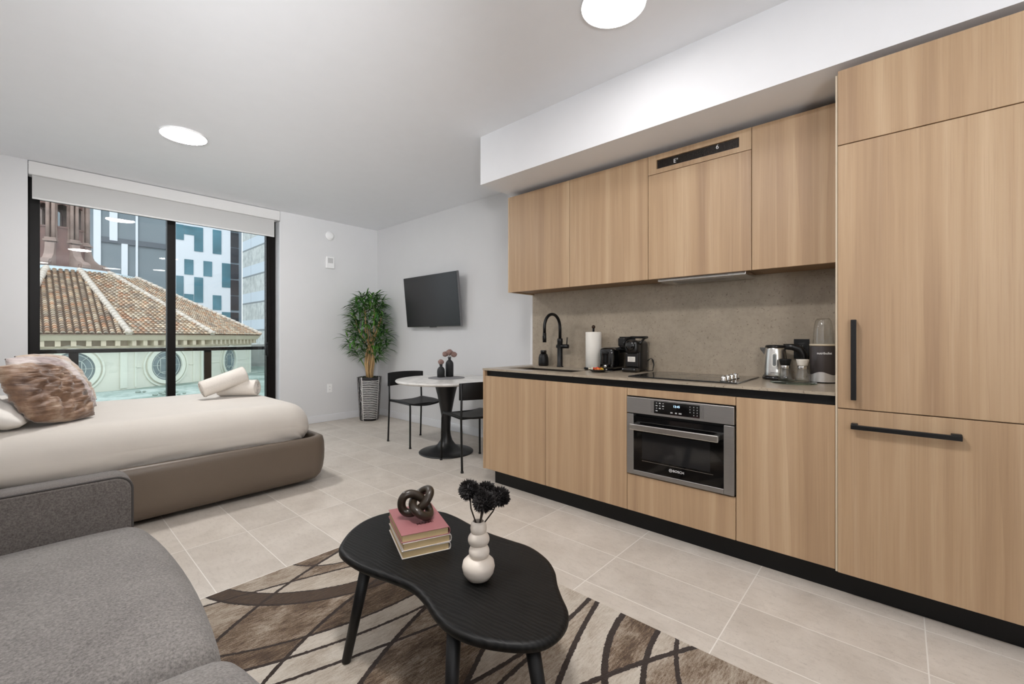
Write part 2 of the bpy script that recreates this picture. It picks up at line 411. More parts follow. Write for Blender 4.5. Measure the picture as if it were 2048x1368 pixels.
M['wood'] = wood_mat(); M['floor'] = floor_mat(); M['stone'] = stone_mat(); M['rug'] = rug_mat(); M['btable'] = blackwood_mat()
M['wall'] = simple('wall_paint', (222, 222, 223), 0.7, var=0.015, vscale=3, bump=0.03, bscale=180, spec=0.3)
M['ceil'] = simple('ceiling_paint', (238, 239, 242), 0.75, var=0.01, bump=0.03, bscale=180, spec=0.25)
M['trim'] = simple('white_trim', (226, 227, 230), 0.5, var=0.01)
M['white'] = simple('white_plastic', (244, 244, 244), 0.4, var=0.01)
M['blind'] = simple('roller_fabric', (226, 225, 224), 0.85, var=0.012, bump=0.08, bscale=300)
def translucent(m, k, rgb):
    nt = m.node_tree; g = N(nt); b = nt.nodes['Principled BSDF']; t = g('ShaderNodeBsdfTranslucent', ins={'Color': (*lin(rgb), 1)})
    mx = g('ShaderNodeMixShader', ins={0: k, 1: b.outputs[0], 2: t.outputs[0]}); g.link(mx.outputs[0], nt.nodes['Material Output'].inputs[0])
M['blindfab'] = simple('blind_fabric', (226, 225, 224), 0.85, var=0.012, bump=0.08, bscale=300); translucent(M['blindfab'], 0.35, (230, 230, 230))
M['frame'] = simple('dark_bronze_aluminium', (14, 10, 8), 0.42, spec=0.2, var=0.1, vscale=4)
M['black'] = simple('matt_black', (15, 15, 16), 0.45, spec=0.35, var=0.1)
M['toe'] = simple('black_plinth', (12, 12, 13), 0.45, spec=0.3, var=0.12)
M['blackmetal'] = simple('black_metal', (22, 22, 23), 0.38, 0.3, var=0.1)
M['blackgloss'] = simple('black_gloss', (12, 12, 13), 0.08, var=0.1, coat=0.5)
M['blackplastic'] = simple('black_plastic', (22, 21, 21), 0.28, var=0.12)
M['cabin'] = simple('cabinet_core', (150, 122, 96), 0.6, var=0.05)
M['edge'] = simple('pale_edge', (214, 200, 178), 0.5, var=0.03)
M['steel'] = steel_mat('brushed_steel', (176, 174, 172), 0.42, (1, 2, 90))
M['steel2'] = steel_mat('bright_steel', (226, 224, 220), 0.27, (30, 30, 1))
M['chrome'] = simple('chrome', (215, 213, 210), 0.14, 1.0, var=0.03)
M['glass'] = glassmat('window_glass')
M['railglass'] = glassmat('green_rail_glass', (0.93, 0.975, 0.965))
M['clear'] = glassmat('clear_glass', (0.985, 0.988, 0.988), 1.5)
M['trayglass'] = glassmat('tray_glass', (0.80, 0.90, 0.86), 1.2)
M['lamp'] = emit('lamp_diffuser', (255, 250, 243), 1.0)
M['lamprim'] = simple('lamp_rim', (235, 235, 235), 0.5, var=0.01)
M['sheet'] = simple('white_sheet', (206, 200, 192), 0.85, var=0.02, vscale=4, bump=0.15, bscale=14, sheen=0.2)
M['pillow'] = simple('white_pillowcase', (232, 228, 222), 0.85, var=0.02, bump=0.12, bscale=12, sheen=0.2)
M['leather'] = simple('taupe_leather', (104, 92, 80), 0.45, var=0.06, vscale=3, bump=0.1, bscale=120)
M['towel'] = fabric_mat('white_towel', (206, 198, 190), (232, 226, 218), 300, 0.5)
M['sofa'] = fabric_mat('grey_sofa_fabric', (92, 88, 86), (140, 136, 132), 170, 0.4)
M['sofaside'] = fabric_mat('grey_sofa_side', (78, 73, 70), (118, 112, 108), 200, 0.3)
M['marble'] = marble_mat()
M['velvet'] = velvet_mat('brown_velvet', ((84, 60, 46), (132, 102, 80), (184, 160, 138)))
M['velvet2'] = velvet_mat('grey_velvet', ((140, 124, 122), (176, 160, 156), (206, 196, 192)))
M['velvet3'] = velvet_mat('beige_velvet', ((128, 100, 80), (184, 162, 142), (208, 196, 184)))
# ------------------------------------------------------------------ the room
XL, XR, XK, YB, YW, ZC = -0.74, 3.48, 3.03, -2.7, 5.85, 2.755
OX0, OX1 = -0.022, 2.108         # balcony door opening, full height
struct(MB().box(XL-.2, XR+.2, YB-.2, YW+.14, -.2, 0).build('floor', M['floor']))
struct(MB().box(XL-.2, XR+.2, YB-.2, YW+.2, ZC, ZC+.2).build('ceiling', M['ceil']))
struct(MB().box(XL-.2, XL, YB-.2, YW+.2, 0, ZC).build('wall_left', M['wall']))
struct(MB().box(XL, XR+.2, YB-.2, YB, 0, ZC).build('wall_back', M['wall']))
struct(MB().box(XR, XR+.2, 2.50, YW, 0, ZC).build('wall_right', M['wall']))
w = MB(); w.box(XK, XR+.2, YB, 2.50, 0, ZC); w.box(2.42, XK, YB, -.43, 0, ZC)
struct(w.build('wall_kitchen', M['wall']))
w = MB(); w.box(XL, OX0, YW, YW+.2, 0, ZC); w.box(OX1, XR+.2, YW, YW+.2, 0, ZC)
struct(w.build('wall_window', M['wall']))
struct(MB().box(2.40, XK, YB, 2.496, 2.373, ZC).build('ceiling_soffit', M['ceil']))
struct(MB().box(OX1, XR-.013, YW-.013, YW, 0, .095, .004).build('baseboard_window', M['trim']))
struct(MB().box(XR-.013, XR, 2.50, YW-.013, 0, .095, .004).build('baseboard_right', M['trim']))
struct(MB().box(OX1-.006, OX1, YW+.002, YW+.13, 0, 2.62).build('trim_1', M['trim']))

# sliding balcony door, recessed in its opening
YD = 5.985
win = thing('window_1', 'black framed sliding balcony door with two glass panes', 'window', (OX0, YD, 0)); struct(win)
def fx(px, Y=YD): return on_y(px, 600, Y)[0]
xa, xm0, xm1, xb = fx(80), fx(334), fx(351), fx(533)
f = MB(); f.box(OX0, xa, YD, YD+.075, 0, ZC, .004); f.box(xb, OX1-.007, YD, YD+.075, 0, ZC, .004)
f.box(xa, xb, YD, YD+.075, 2.45, ZC, .003); f.box(xa, xb, YD, YD+.075, 0, .06, .003); f.build('window_frame', M['frame'], win)
MB().box(xm0, xm1, YD-.012, YD+.07, .06, 2.45, .004).build('mullion', M['frame'], win)
MB().box(xb+.018, xb+.05, YD-.02, YD-.0005, 0, 2.5, .002).build('jamb_rib', M['frame'], win)
MB().box(xa+.001, xm0-.001, YD+.045, YD+.052, .06, 2.45).build('glass_pane', M['glass'], win)
MB().box(xm1+.001, xb-.001, YD+.025, YD+.032, .06, 2.45).build('glass_pane', M['glass'], win)
h = MB(); h.tube([(xb+.008, YD-.001, 1.06), (xb-.012, YD-.028, 1.07), (xb-.016, YD-.032, 1.0), (xb-.012, YD-.028, .93), (xb+.008, YD-.001, .94)], .009, 8); h.box(xb+.003, xb+.026, YD-.012, YD-.0005, .91, 1.09, .004)
h.build('pull_handle', M['black'], win)

bl = thing('roller_blind', 'white roller blind half lowered under its cassette above balcony door', 'blind', (1.04, 5.86, 2.62))
b = MB(); b.box(OX0+.003, OX1-.003, YW-.012, YW+.11, 2.63, ZC-.004, .008, 3); b.build('cassette', M['blind'], bl)
MB().box(.004, 2.047, YW+.018, YW+.0195, 2.43, 2.6295).build('fabric', M['blindfab'], bl)
MB().box(.004, 2.047, YW+.013, YW+.025, 2.416, 2.432, .004).build('hem_bar', M['blind'], bl)

# ceiling lamps
LAMPS = [(.805, 4.21, 'round ceiling lamp glowing over the bed'), (1.86, 1.02, 'round ceiling lamp glowing over the kitchen floor'),
         (.59, .95, 'round ceiling lamp glowing over the sofa'), (.1, -1.5, 'unseen round ceiling lamp added for fill behind the sofa near the left wall'), (1.25, -1.5, 'unseen round ceiling lamp added for fill in the middle of the room behind the sofa'), (2.05, -1.0, 'unseen round ceiling lamp added for fill beside the refrigerator end of the kitchen')]  # lamps at the back end of the room are unseen, added for fill light
lamp0 = None
for (x, y, lab) in LAMPS:
    if lamp0 is None:
        lamp0 = thing('ceiling_lamp', lab, 'ceiling lamp', (x, y, ZC), 0, 'round ceiling lamps')
        MB().lathe([(.152, -.0005), (.154, -.012), (.151, -.0155), (.1505, -.0155), (.1503, -.011), (0, -.011)], n=48, close=False).build('rim', M['lamprim'], lamp0, False)
        MB().lathe([(.150, -.012), (.149, -.0145), (0, -.0150)], n=48, close=False).build('diffuser', M['lamp'], lamp0, False)
    else: dup(lamp0, (x, y, ZC), 0, lab)

# small things on the window wall
sd = thing('smoke_detector', 'round white smoke detector high on the window wall', 'smoke detector', (2.746, YW, 2.55))
Ry = Matrix.Translation((2.746, YW-.001, 2.55)) @ Matrix.Rotation(pi/2, 4, 'X')
MB().lathe([(.062, 0), (.062, .012), (.056, .02)], n=36, M=Ry).build('base', M['white'], sd)
MB().lathe([(.047, .02), (.045, .036), (.032, .043), (0, .045)], n=36, M=Ry, close=False).build('cap', M['white'], sd)
MB().ball((2.772, YW-.036, 2.552), .006).build('sensor_eye', M['black'], sd)
al = thing('wall_mounted_alarm', 'square white alarm speaker below the smoke detector', 'alarm', (2.746, YW, 2.18))
MB().box(2.687, 2.805, YW-.032, YW-.001, 2.10, 2.262, .008, 3).build('housing', M['white'], al)
MB().box(2.71, 2.78, YW-.036, YW-.0325, 2.172, 2.242, .001).build('grille', simple('grille_grey', (200, 200, 200), .6, var=.03), al)
MB().box(2.692, 2.704, YW-.037, YW-.0325, 2.105, 2.257, .002).build('side_strip', M['white'], al)
ol = thing('wall_outlet', 'white wall outlet low on the window wall beside the plant', 'outlet', (2.746, YW, .455))
MB().box(2.71, 2.782, YW-.007, YW-.001, .397, .513, .003).build('cover_plate', M['white'], ol)
for dz in (-.022, .022):
    s_ = MB().box(2.729, 2.763, YW-.0095, YW-.0072, .455+dz-.014, .455+dz+.014, .004).build('socket', M['white'], ol)
    MB().box(2.739, 2.741, YW-.0105, YW-.0096, .455+dz-.004, .455+dz+.006).box(2.750, 2.752, YW-.0105, YW-.0096, .455+dz-.004, .455+dz+.006).build('slot', M['black'], s_)

# ------------------------------------------------------------------ balcony
struct(MB().box(-3, 6, YW+.22, 7.05, -.25, -.03).build('balcony_floor', simple('balcony_concrete', (222, 222, 218), .8, var=.05, vscale=3)))
rl = thing('balcony_railing', 'black balcony railing with green glass panels outside the door', 'railing', (1.2, 6.95, -.03))
MB().box(-2.9, 5.9, 6.92, 6.98, .975, 1.02, .006).build('top_rail', M['frame'], rl)
PX = [on_y(147, 700, 6.95)[0], on_y(415, 700, 6.95)[0]]; dxp = PX[1]-PX[0]
PX = [PX[0]-dxp, PX[0], PX[1], PX[1]+dxp]
for x in PX: MB().box(x-.04, x+.04, 6.925, 6.975, -.0295, .975, .004).build('post', M['frame'], rl)
for a_, b_ in zip(PX[:-1], PX[1:]): MB().box(a_+.042, b_-.042, 6.945, 6.955, .03, .974).build('glass_panel', M['railglass'], rl)

# ------------------------------------------------------------------ outside: tiled rotunda, towers, waste ground
GZ = -.95
def ground_mat():
    m, nt, b = newmat('waste_ground'); g = N(nt); p = g.pos()
    n = g.noise(p, .5, 6, .65, .5); n2 = g.noise(p, 4, 5, .7)
    c = g.ramp(n, [(.35, lin((118, 133, 123))), (.5, lin((154, 166, 158))), (.62, lin((188, 194, 188)))])
    c = g.mix(g.math('MULTIPLY', g.ramp(n2, [(.5, (0, 0, 0)), (.7, (1, 1, 1))]), .6), c, lin((100, 115, 104)))
    g.link(c, b.inputs['Base Color']); b.inputs['Roughness'].default_value = .9; return m
gm = MB(); NX = 40
vs = []; fs = []
for i in range(NX+1):
    for j in range(NX+1):
        x = -30+75*i/NX; y = 8.5+75*j/NX
        vs.append((x, y, GZ+.25*noise.noise(Vector((x*.35, y*.35, 0)))-.02))
for i in range(NX):
    for j in range(NX): a_ = i*(NX+1)+j; fs.append([a_, a_+NX+1, a_+NX+2, a_+1])
gm.add(vs, fs, True); gm.box(-30, 45, 7.2, 84, GZ-1.5, GZ-.6); struct(gm.build('ground', ground_mat(), recalc=False))

M['plaster'] = simple('cream_plaster', (218, 213, 201), .85, var=.05, vscale=.8)
M['plaster2'] = simple('cream_moulding', (223, 220, 208), .8, var=.04, vscale=.8)
M['cornice'] = simple('cornice_stone', (198, 186, 163), .8, var=.08, vscale=1.5)
M['gutter'] = simple('zinc_gutter', (163, 173, 186), .5, var=.05)
M['tile'] = tint_mat('terracotta_tile', .85, .2, .35, 9)
M['ridge'] = simple('mortar_ridge', (198, 188, 176), .9, var=.2, vscale=3)
M['copper'] = simple('weathered_copper', (108, 79, 71), .6, var=.35, vscale=1.6)
M['copper2'] = simple('pale_weathered_copper', (140, 119, 109), .6, var=.3, vscale=2)
M['lead'] = simple('lead_flashing', (179, 193, 198), .5, var=.15, vscale=2)
M['rglass'] = simple('leaded_glass', (108, 119, 123), .15, var=.3, vscale=3)
M['lattice'] = simple('lattice_white', (198, 202, 198), .6, var=.03)

DIST = 32.0; CAZ = radians(1.7); CXc, CYc = DIST*sin(CAZ), DIST*cos(CAZ)
RE, RW, RT, ZE, ZT = 8.96, 8.36, 3.05, 1.26, 4.30
def az_on(azd, R):
    """nearest crossing of a bearing from the room with a circle round the rotunda"""
    d = Vector((sin(radians(azd)), cos(radians(azd)))); c = Vector((CXc, CYc)); b_ = d.dot(c); q = b_*b_-(c.dot(c)-R*R)
    t = b_-sqrt(max(q, 0)); return d*t
corn = [az_on(a, RE) for a in (-1.2, 6.51, 13.40, 17.92)]
ang = [math.atan2(p.y-CYc, p.x-CXc) for p in corn]          # increasing toward +X
step = ang[1]-ang[0]
ang = [ang[0]-2*step, ang[0]-step]+ang
while ang[-1] < ang[0]+2*pi-step*1.4: ang.append(ang[-1]+step)
NP = len(ang)
def ring(R, z): return [Vector((CXc+R*cos(a), CYc+R*sin(a), z)) for a in ang]
ch = thing('rotunda_building', 'round cream building with terracotta tiled roof and oval leaded windows', 'building', (CXc, CYc, GZ))
def band(R0, z0, R1, z1, name, mat, par=ch):
    a_, b_ = ring(R0, z0), ring(R1, z1); n = NP
    mb = MB(); mb.add(a_+b_, [[i, (i+1) % n, n+(i+1) % n, n+i] for i in range(n)]); return mb, mb
def wallring(levels, name, mat):
    mb = MB(); vs = []; fs = []
    for (R, z) in levels: vs += ring(R, z)
    for k in range(len(levels)-1):
        for i in range(NP): fs.append([k*NP+i, k*NP+(i+1) % NP, (k+1)*NP+(i+1) % NP, (k+1)*NP+i])
    mb.add(vs, fs); return mb.build(name, mat, ch)
wallring([(RW, GZ-.6), (RW, .62), (RW-.3, .7)], 'wall', M['plaster'])
wallring([(RW-.1, .56), (RW+.06, .56), (RW+.10, .66), (RW+.02, .72), (RW-.1, .72)], 'moulding', M['plaster2'])
wallring([(RW-.1, .72), (RW+.10, .72), (RW+.10, .80), (RW-.05, .80)], 'lower_cornice', M['cornice'])
wallring([(RW-.2, 1.02), (RW+.40, 1.02), (RE-.06, 1.20), (RE-.02, 1.25), (RW-.2, 1.26)], 'upper_cornice', M['cornice'])
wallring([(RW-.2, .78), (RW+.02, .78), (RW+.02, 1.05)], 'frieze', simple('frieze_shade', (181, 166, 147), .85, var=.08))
for i in range(NP):
    a_, b_ = ring(RW, .9)[i], ring(RW, .9)[(i+1) % NP]; L = (b_-a_).length; k = max(1, int(L/.40)); d = (b_-a_).normalized(); nrm = Vector((d.y, -d.x, 0))
    if nrm.dot(a_-Vector((CXc, CYc, a_.z))) < 0: nrm = -nrm
    for j in range(k):
        c = a_+d*(L*(j+.5)/k); T = Matrix((( d.x, nrm.x, 0, c.x), (d.y, nrm.y, 0, c.y), (0, 0, 1, 0), (0, 0, 0, 1)))
        MB().box(-.075, .075, 0, .34, .80, 1.02, M=T).build('dentil', M['cornice'], ch) if c.y < CYc else None
# tiled slopes
def slope(i):
    e0, e1 = ring(RE, ZE)[i], ring(RE, ZE)[(i+1) % NP]; t0, t1 = ring(RT, ZT)[i], ring(RT, ZT)[(i+1) % NP]
    em, tm = (e0+e1)/2, (t0+t1)/2; we, wt = (e1-e0).length/2, (t1-t0).length/2
    d = (e1-e0).normalized(); up = (tm-em); L = up.length; up.normalize(); nr = d.cross(up)
    if nr.z < 0: nr = -nr
    mb = MB(); mb.add([e0-nr*.05, e1-nr*.05, t1-nr*.05, t0-nr*.05], [[0, 1, 2, 3]], col=lin((115, 96, 80)))
    pitch = .185; nc = int(2*we/pitch); rows = 34; rl_ = L/rows
    for c in range(nc):
        s = -we+pitch*(c+.5)*(2*we/(nc*pitch))
        for r in range(rows):
            t = (r+.5)/rows
            if abs(s) > we+(wt-we)*t-.05: break
            base = random.random(); tone = random.choice([(210, 186, 160), (196, 170, 146), (208, 194, 174), (188, 172, 154), (220, 204, 182), (176, 160, 144), (200, 162, 134)])
            k_ = .8+.35*base; col = tuple(min(1, v*k_) for v in lin(tone))
            o = em+d*s+up*(r*rl_); vs = []
            for e, (rr, lift) in enumerate(((.080, .05), (.060, .0))):
                for q in range(5):
                    a_ = pi*q/4; vs.append(o+up*(e*rl_*1.08)-d*(rr*cos(a_))+nr*(rr*.8*sin(a_)+lift))
            mb.add(vs, [[q, q+1, q+6, q+5] for q in range(4)]+[[0, 1, 2, 3, 4]], True, col=col)
    o = mb.build('roof_slope', M['tile'], ch, recalc=False)
    return (e0, t0)
for i in range(NP):
    vis = ring(RE, ZE)[i].y < CYc+3 or ring(RE, ZE)[(i+1) % NP].y < CYc+3
    if vis: e0, t0 = slope(i)
    else:
        q = MB(); q.add([ring(RE, ZE)[i], ring(RE, ZE)[(i+1) % NP], ring(RT, ZT)[(i+1) % NP], ring(RT, ZT)[i]], [[0, 1, 2, 3]], col=lin((173, 134, 108))); q.build('roof_slope', M['tile'], ch); e0, t0 = ring(RE, ZE)[i], ring(RT, ZT)[i]
    if vis:
        rg = MB(); n = 26
        for k in range(n):
            a_ = e0.lerp(t0, k/n); b_ = e0.lerp(t0, (k+1.15)/n); up = Vector((0, 0, .07)); rg.tube([a_+up, b_+up*.8], [.13, .095], 8)
        rg.build('hip_ridge', M['ridge'], ch)
# oval windows and panels on the faces that look this way
def face_frame(i, R=RW):
    a_, b_ = ring(R, 0)[i], ring(R, 0)[(i+1) % NP]; d = (b_-a_).normalized(); nrm = Vector((d.y, -d.x, 0)); m = (a_+b_)/2
    if nrm.dot(m-Vector((CXc, CYc, 0))) < 0: nrm = -nrm
    return m, d, nrm, (b_-a_).length
def ring_mb(mb, T, rx, ry, w, dep, z0=0.0, n=40):
    vs = []; fs = []
    for k in range(n):
        a_ = 2*pi*k/n
        for (q, zz) in ((0, z0), (0, z0+dep), (w, z0+dep), (w, z0)): vs.append(T @ Vector(((rx+q)*cos(a_), (ry+q)*sin(a_), zz)))
    for k in range(n):
        j = (k+1) % n
        for q in range(4): fs.append([k*4+q, j*4+q, j*4+(q+1) % 4, k*4+(q+1) % 4])
    mb.add(vs, fs)
for i in (1, 2, 3, 4):
    m, d, nrm, L = face_frame(i); zc = -.10
    T = Matrix(((d.x, 0, nrm.x, m.x), (d.y, 0, nrm.y, m.y), (0, 1, 0, zc), (0, 0, 0, 1)))
    rx = .62; ry = .66
    mb = MB(); ring_mb(mb, T, rx, ry, .16, .10); ring_mb(mb, T, rx+.22, ry+.22, .07, .05); wn_ = mb.build('oval_window', M['plaster2'], ch)
    g_ = MB(); n = 40; g_.add([T @ Vector((rx*cos(2*pi*k/n), ry*sin(2*pi*k/n), .012)) for k in range(n)], [list(range(n))]); g_.build('pane', M['rglass'], wn_)
    lt = MB(); ring_mb(lt, T, rx*.86, ry*.86, .02, .012, .014); ring_mb(lt, T, rx*.56, ry*.56, .02, .012, .014)
    for sx, sy in ((1, 1), (1, -1), (-1, 1), (-1, -1)):
        lt.tube([T @ Vector((sx*.24, sy*.30, .025)), T @ Vector((sx*.45, sy*.50, .025))], .012, 4)
    q = [T @ Vector(p) for p in ((.24, .30, .025), (-.24, .30, .025), (-.24, -.30, .025), (.24, -.30, .025))]
    for k in range(4): lt.tube([q[k], q[(k+1) % 4]], .014, 4)
    for p_, q_ in (((.24, 0), (.60, 0)), ((-.24, 0), (-.60, 0)), ((0, .3), (0, .64)), ((0, -.3), (0, -.64))): lt.tube([T @ Vector((*p_, .025)), T @ Vector((*q_, .025))], .01, 4)
    lt.build('lattice', M['lattice'], wn_)
    for sx in (-1, 1):
        x0 = sx*(rx+.36); x1 = sx*(L/2-.42)
        if abs(x1) > abs(x0)+.1:
            a0, a1 = sorted((x0, x1))
            for (u0, u1, v0, v1) in ((a0, a1, -.03, 0.0), (x1-.03, x1+.03, -.85, .62), (sx*(L/2)-.12, sx*(L/2)+.12, -.85, .64)):
                MB().box(u0, u1, v0, v1, .0, .03, M=T).build('wall_panel', M['plaster2'], ch)
# lantern on top
LZ = 4.35
mb = MB(); mb.lathe([(RT+.1, 4.22), (RT+.05, 4.36), (2.5, 4.5), (2.05, 4.56), (0, 4.6)], c=(CXc, CYc, 0), n=48, close=False); mb.build('lantern_curb', M['lead'], ch)
view = math.atan2(-CYc, -CXc)
LA = [view+radians(q) for q in (-16, 30, 75, 120, 165, 210, 255, 300)]
RD = 1.02
mb = MB(); mb.add([Vector((CXc+RD*1.02*cos(a), CYc+RD*1.02*sin(a), z)) for z in (4.5, 5.95) for a in LA], [[i, (i+1) % 8, 8+(i+1) % 8, 8+i] for i in range(8)]); mb.build('lantern_base', M['copper'], ch)
for k, a in enumerate(LA):
    dr = Vector((cos(a), sin(a), 0)); o = Vector((CXc, CYc, 0))
    prof = [(1.0, 5.85), (1.16, 5.8), (1.2, 5.5), (1.3, 5.2), (1.5, 4.98), (1.78, 4.9), (1.93, 4.76), (1.9, 4.62), (1.76, 4.54), (1.4, 4.52), (.98, 4.52)]
    sd_ = Vector((-dr.y, dr.x, 0)); vs = [o+dr*r+Vector((0, 0, z))+sd_*s for s in (-.17, .17) for r, z in prof]; n = len(prof)
    mb = MB(); mb.add(vs, [list(range(n)), list(range(n, 2*n))[::-1]]+[[i, (i+1) % n, n+(i+1) % n, n+i] for i in range(n)])
    for s in (-.18, .18): ring_mb(mb, Matrix(((dr.x, 0, sd_.x, (o+dr*1.72).x+sd_.x*s), (dr.y, 0, sd_.y, (o+dr*1.72).y+sd_.y*s), (0, 1, 0, 4.72), (0, 0, 0, 1))), .07, .07, .05, .03 if s > 0 else -.03, n=16)
    mb.build('volute', M['copper2'], ch)
    mb = MB(); mb.box(-.02, .34, -.25, .25, 5.85, 5.95, .02, M=Matrix.Translation(o+dr*.88) @ Matrix.Rotation(a, 4, 'Z')); mb.box(.0, .28, -.21, .21, 5.95, 6.05, .02, M=Matrix.Translation(o+dr*.88) @ Matrix.Rotation(a, 4, 'Z'))
    for s in (-.10, .10): mb.cyl(o+dr*1.06+sd_*s+Vector((0, 0, 6.05)), o+dr*1.06+sd_*s+Vector((0, 0, 8.8)), .075, 12)
    mb.box(.02, .14, -.2, .2, 6.0, 9.0, M=Matrix.Translation(o+dr*.84) @ Matrix.Rotation(a, 4, 'Z')); mb.build('lantern_column', M['copper2'], ch)
    b_ = LA[(k+1) % 8]; p0 = o+Vector((cos(a), sin(a), 0))*.95; p1 = o+Vector((cos(b_), sin(b_), 0))*.95; d = (p1-p0).normalized(); L = (p1-p0).length; nr = Vector((d.y, -d.x, 0))
    T = Matrix(((d.x, 0, nr.x, p0.x), (d.y, 0, nr.y, p0.y), (0, 1, 0, 0), (0, 0, 0, 1)))
    mb = MB(); mb.box(0, L, 5.9, 6.62, -.05, .05, M=T); mb.box(.06, L-.06, 6.58, 6.66, -.09, .09, M=T)
    # arch head: jambs and a spandrel with a round opening
    j = .15; hw = (L-2*j)/2; zs = 7.55; n = 12
    mb.box(0, j, 6.6, 9.0, -.05, .05, M=T); mb.box(L-j, L, 6.6, 9.0, -.05, .05, M=T)
    for q in range(n):
        a0, a1 = pi*q/n, pi*(q+1)/n; xs = [L/2-hw*cos(a0), L/2-hw*cos(a1)]; ys = [zs+hw*sin(a0), zs+hw*sin(a1)]
        mb.add([T @ Vector(v) for v in ((xs[0], ys[0], .05), (xs[1], ys[1], .05), (xs[1], 9.0, .05), (xs[0], 9.0, .05), (xs[0], ys[0], -.05), (xs[1], ys[1], -.05), (xs[1], 9.0, -.05), (xs[0], 9.0, -.05))], [[0, 1, 2, 3], [4, 7, 6, 5], [0, 4, 5, 1]])
    mb.build('lantern_arch', M['copper'], ch)
mb = MB(); mb.lathe([(1.25, 8.95), (1.35, 9.1), (1.1, 9.3), (.9, 9.9), (.4, 10.5), (0, 10.8)], c=(CXc, CYc, 0), n=32); mb.build('lantern_dome', M['copper'], ch)

# office tower with a white and a grey front
YF = 60.0
def F(px, py): return on_y(px, py, YF)
M['facade'] = simple('white_cladding', (223, 227, 233), .6, var=.02, vscale=.2)
M['greyclad'] = simple('grey_cladding', (123, 133, 139), .6, var=.06, vscale=.3)
M['dgrey'] = simple('dark_joint', (89, 96, 104), .6, var=.05)
M['teal'] = simple('teal_window_glass', (80, 123, 137), .12, var=.3, vscale=.6)
M['dglass'] = simple('dark_window_glass', (55, 54, 59), .12, var=.25, vscale=.5)
M['mulgrey'] = simple('grey_corner_frame', (137, 148, 158), .5, var=.05)
ot = thing('office_tower', 'modern tower with white and grey cladding and scattered teal windows', 'building', (5, YF, GZ))
xL = F(20, 600)[0]; xs_ = F(340, 600)[0]; xw = F(461, 600)[0]; xe = F(484, 600)[0]
MB().box(xs_, xw, YF, YF+20, GZ, 40).build('white_front', M['facade'], ot)
MB().box(xL-14, xs_, YF+.2, YF+20, GZ, 40).build('grey_front', M['greyclad'], ot)
MB().box(xw, xe, YF+.1, YF+20, GZ, 40).build('corner_column', M['mulgrey'], ot)
for (a_, b_, t_, bo) in ((187, 201.7, 200, 700), (219, 235, 200, 480), (243, 255.5, 487, 700), (271.5, 276, 200, 700)):
    x0, x1 = F(a_, 600)[0], F(b_, 600)[0]; z1 = F(a_, t_)[1]; z0 = F(a_, bo)[1]
    MB().box(x0, x1, YF, YF+.25, max(z0, GZ), min(z1, 38)).build('white_strip', M['facade'], ot)
z_ = F(260, 484.6)[1]; MB().box(F(201.7, 600)[0], xs_-.1, YF+.02, YF+.25, z_-.28, z_+.28).build('cladding_joint', M['dgrey'], ot)
WINS = [(351.6, 367.4, 447.5, 478), (368, 388.2, 450.5, 468), (388.2, 406, 453.4, 502), (425.3, 442.5, 459, 507), (368.4, 386.7, 518, 548.3), (406.6, 424, 521.8, 552),
        (443.7, 460.5, 526, 574.5), (352, 367, 551, 595), (388.2, 406, 554, 604.5), (368, 387, 587.6, 607), (425.3, 442.5, 590.3, 619.5), (443.7, 460.5, 624, 650), (425.3, 442.5, 405, 440), (388.2, 406, 640, 680)]
for (a_, b_, t_, bo) in WINS:
    x0, z1 = F(a_, t_); x1 = F(b_, t_)[0]; z0 = F(a_, bo)[1]
    wf = MB().box(x0, x1, YF-.06, YF+.1, z0, z1).build('window', M['teal'], ot)
    if z1-z0 > 3.2: MB().box(x0, x1, YF-.10, YF-.061, z0+(z1-z0)*.34, z0+(z1-z0)*.42).build('spandrel', M['mulgrey'], wf)
for (t_, bo) in ((435, 462), (464.5, 493.7), (495.5, 524.7), (528, 557), (560, 590), (592, 620), (625, 648), (651, 676)):
    x0, z1 = F(461.4, t_); x1 = F(477.3, t_)[0]; z0 = F(461.4, bo)[1]
    MB().box(x0, x1, YF-.02, YF+.2, z0, z1).build('corner_window', M['dglass'], ot)

# pale stone flank at the right, running away from the room
def stone_flank():
    m, nt, b = newmat('pale_ashlar'); g = N(nt); p = g.pos()
    sep = nt.nodes.new('ShaderNodeSeparateXYZ'); g.link(p, sep.inputs[0])
    t = g.math('FRACT', g.math('DIVIDE', sep.outputs[2], 3.1)); sm = g.math('GREATER_THAN', t, .62); ln_ = g.math('LESS_THAN', g.math('ABSOLUTE', g.math('SUBTRACT', t, .62)), .03)
    jy = g.math('LESS_THAN', g.math('FRACT', g.math('DIVIDE', sep.outputs[1], 5.0)), .02)
    n = g.noise(p, 1.6, 6, .7); rough = g.ramp(n, [(.35, lin((179, 183, 181))), (.6, lin((218, 220, 216)))])
    c = g.mix(sm, rough, lin((213, 222, 230))); c = g.mix(g.math('MAXIMUM', ln_, g.math('MULTIPLY', jy, .6)), c, lin((144, 150, 152)))
    g.link(c, b.inputs['Base Color']); b.inputs['Roughness'].default_value = .85; return m
xq = F(485, 600)[0]*58/60
st = thing('stone_building', 'pale banded stone building at the right edge of the view', 'building', (xq, 40, GZ))
MB().box(xq, xq+12, 24, 58, GZ, 40).build('banded_wall', stone_flank(), st)
lo = thing('low_stone_wall', 'low grey stone wall beside the round building', 'wall', (9.5, 27, GZ))
MB().box(8.0, 15.5, 34, 34.6, GZ-.5, .45).box(8.0, 15.5, 33.95, 34.65, .45, .62).build('masonry', simple('grey_masonry', (144, 144, 140), .9, var=.25, vscale=1.2), lo)
bo_ = thing('concrete_post', 'pale concrete post standing on the rubble outside', 'post', (0, 0, 0))
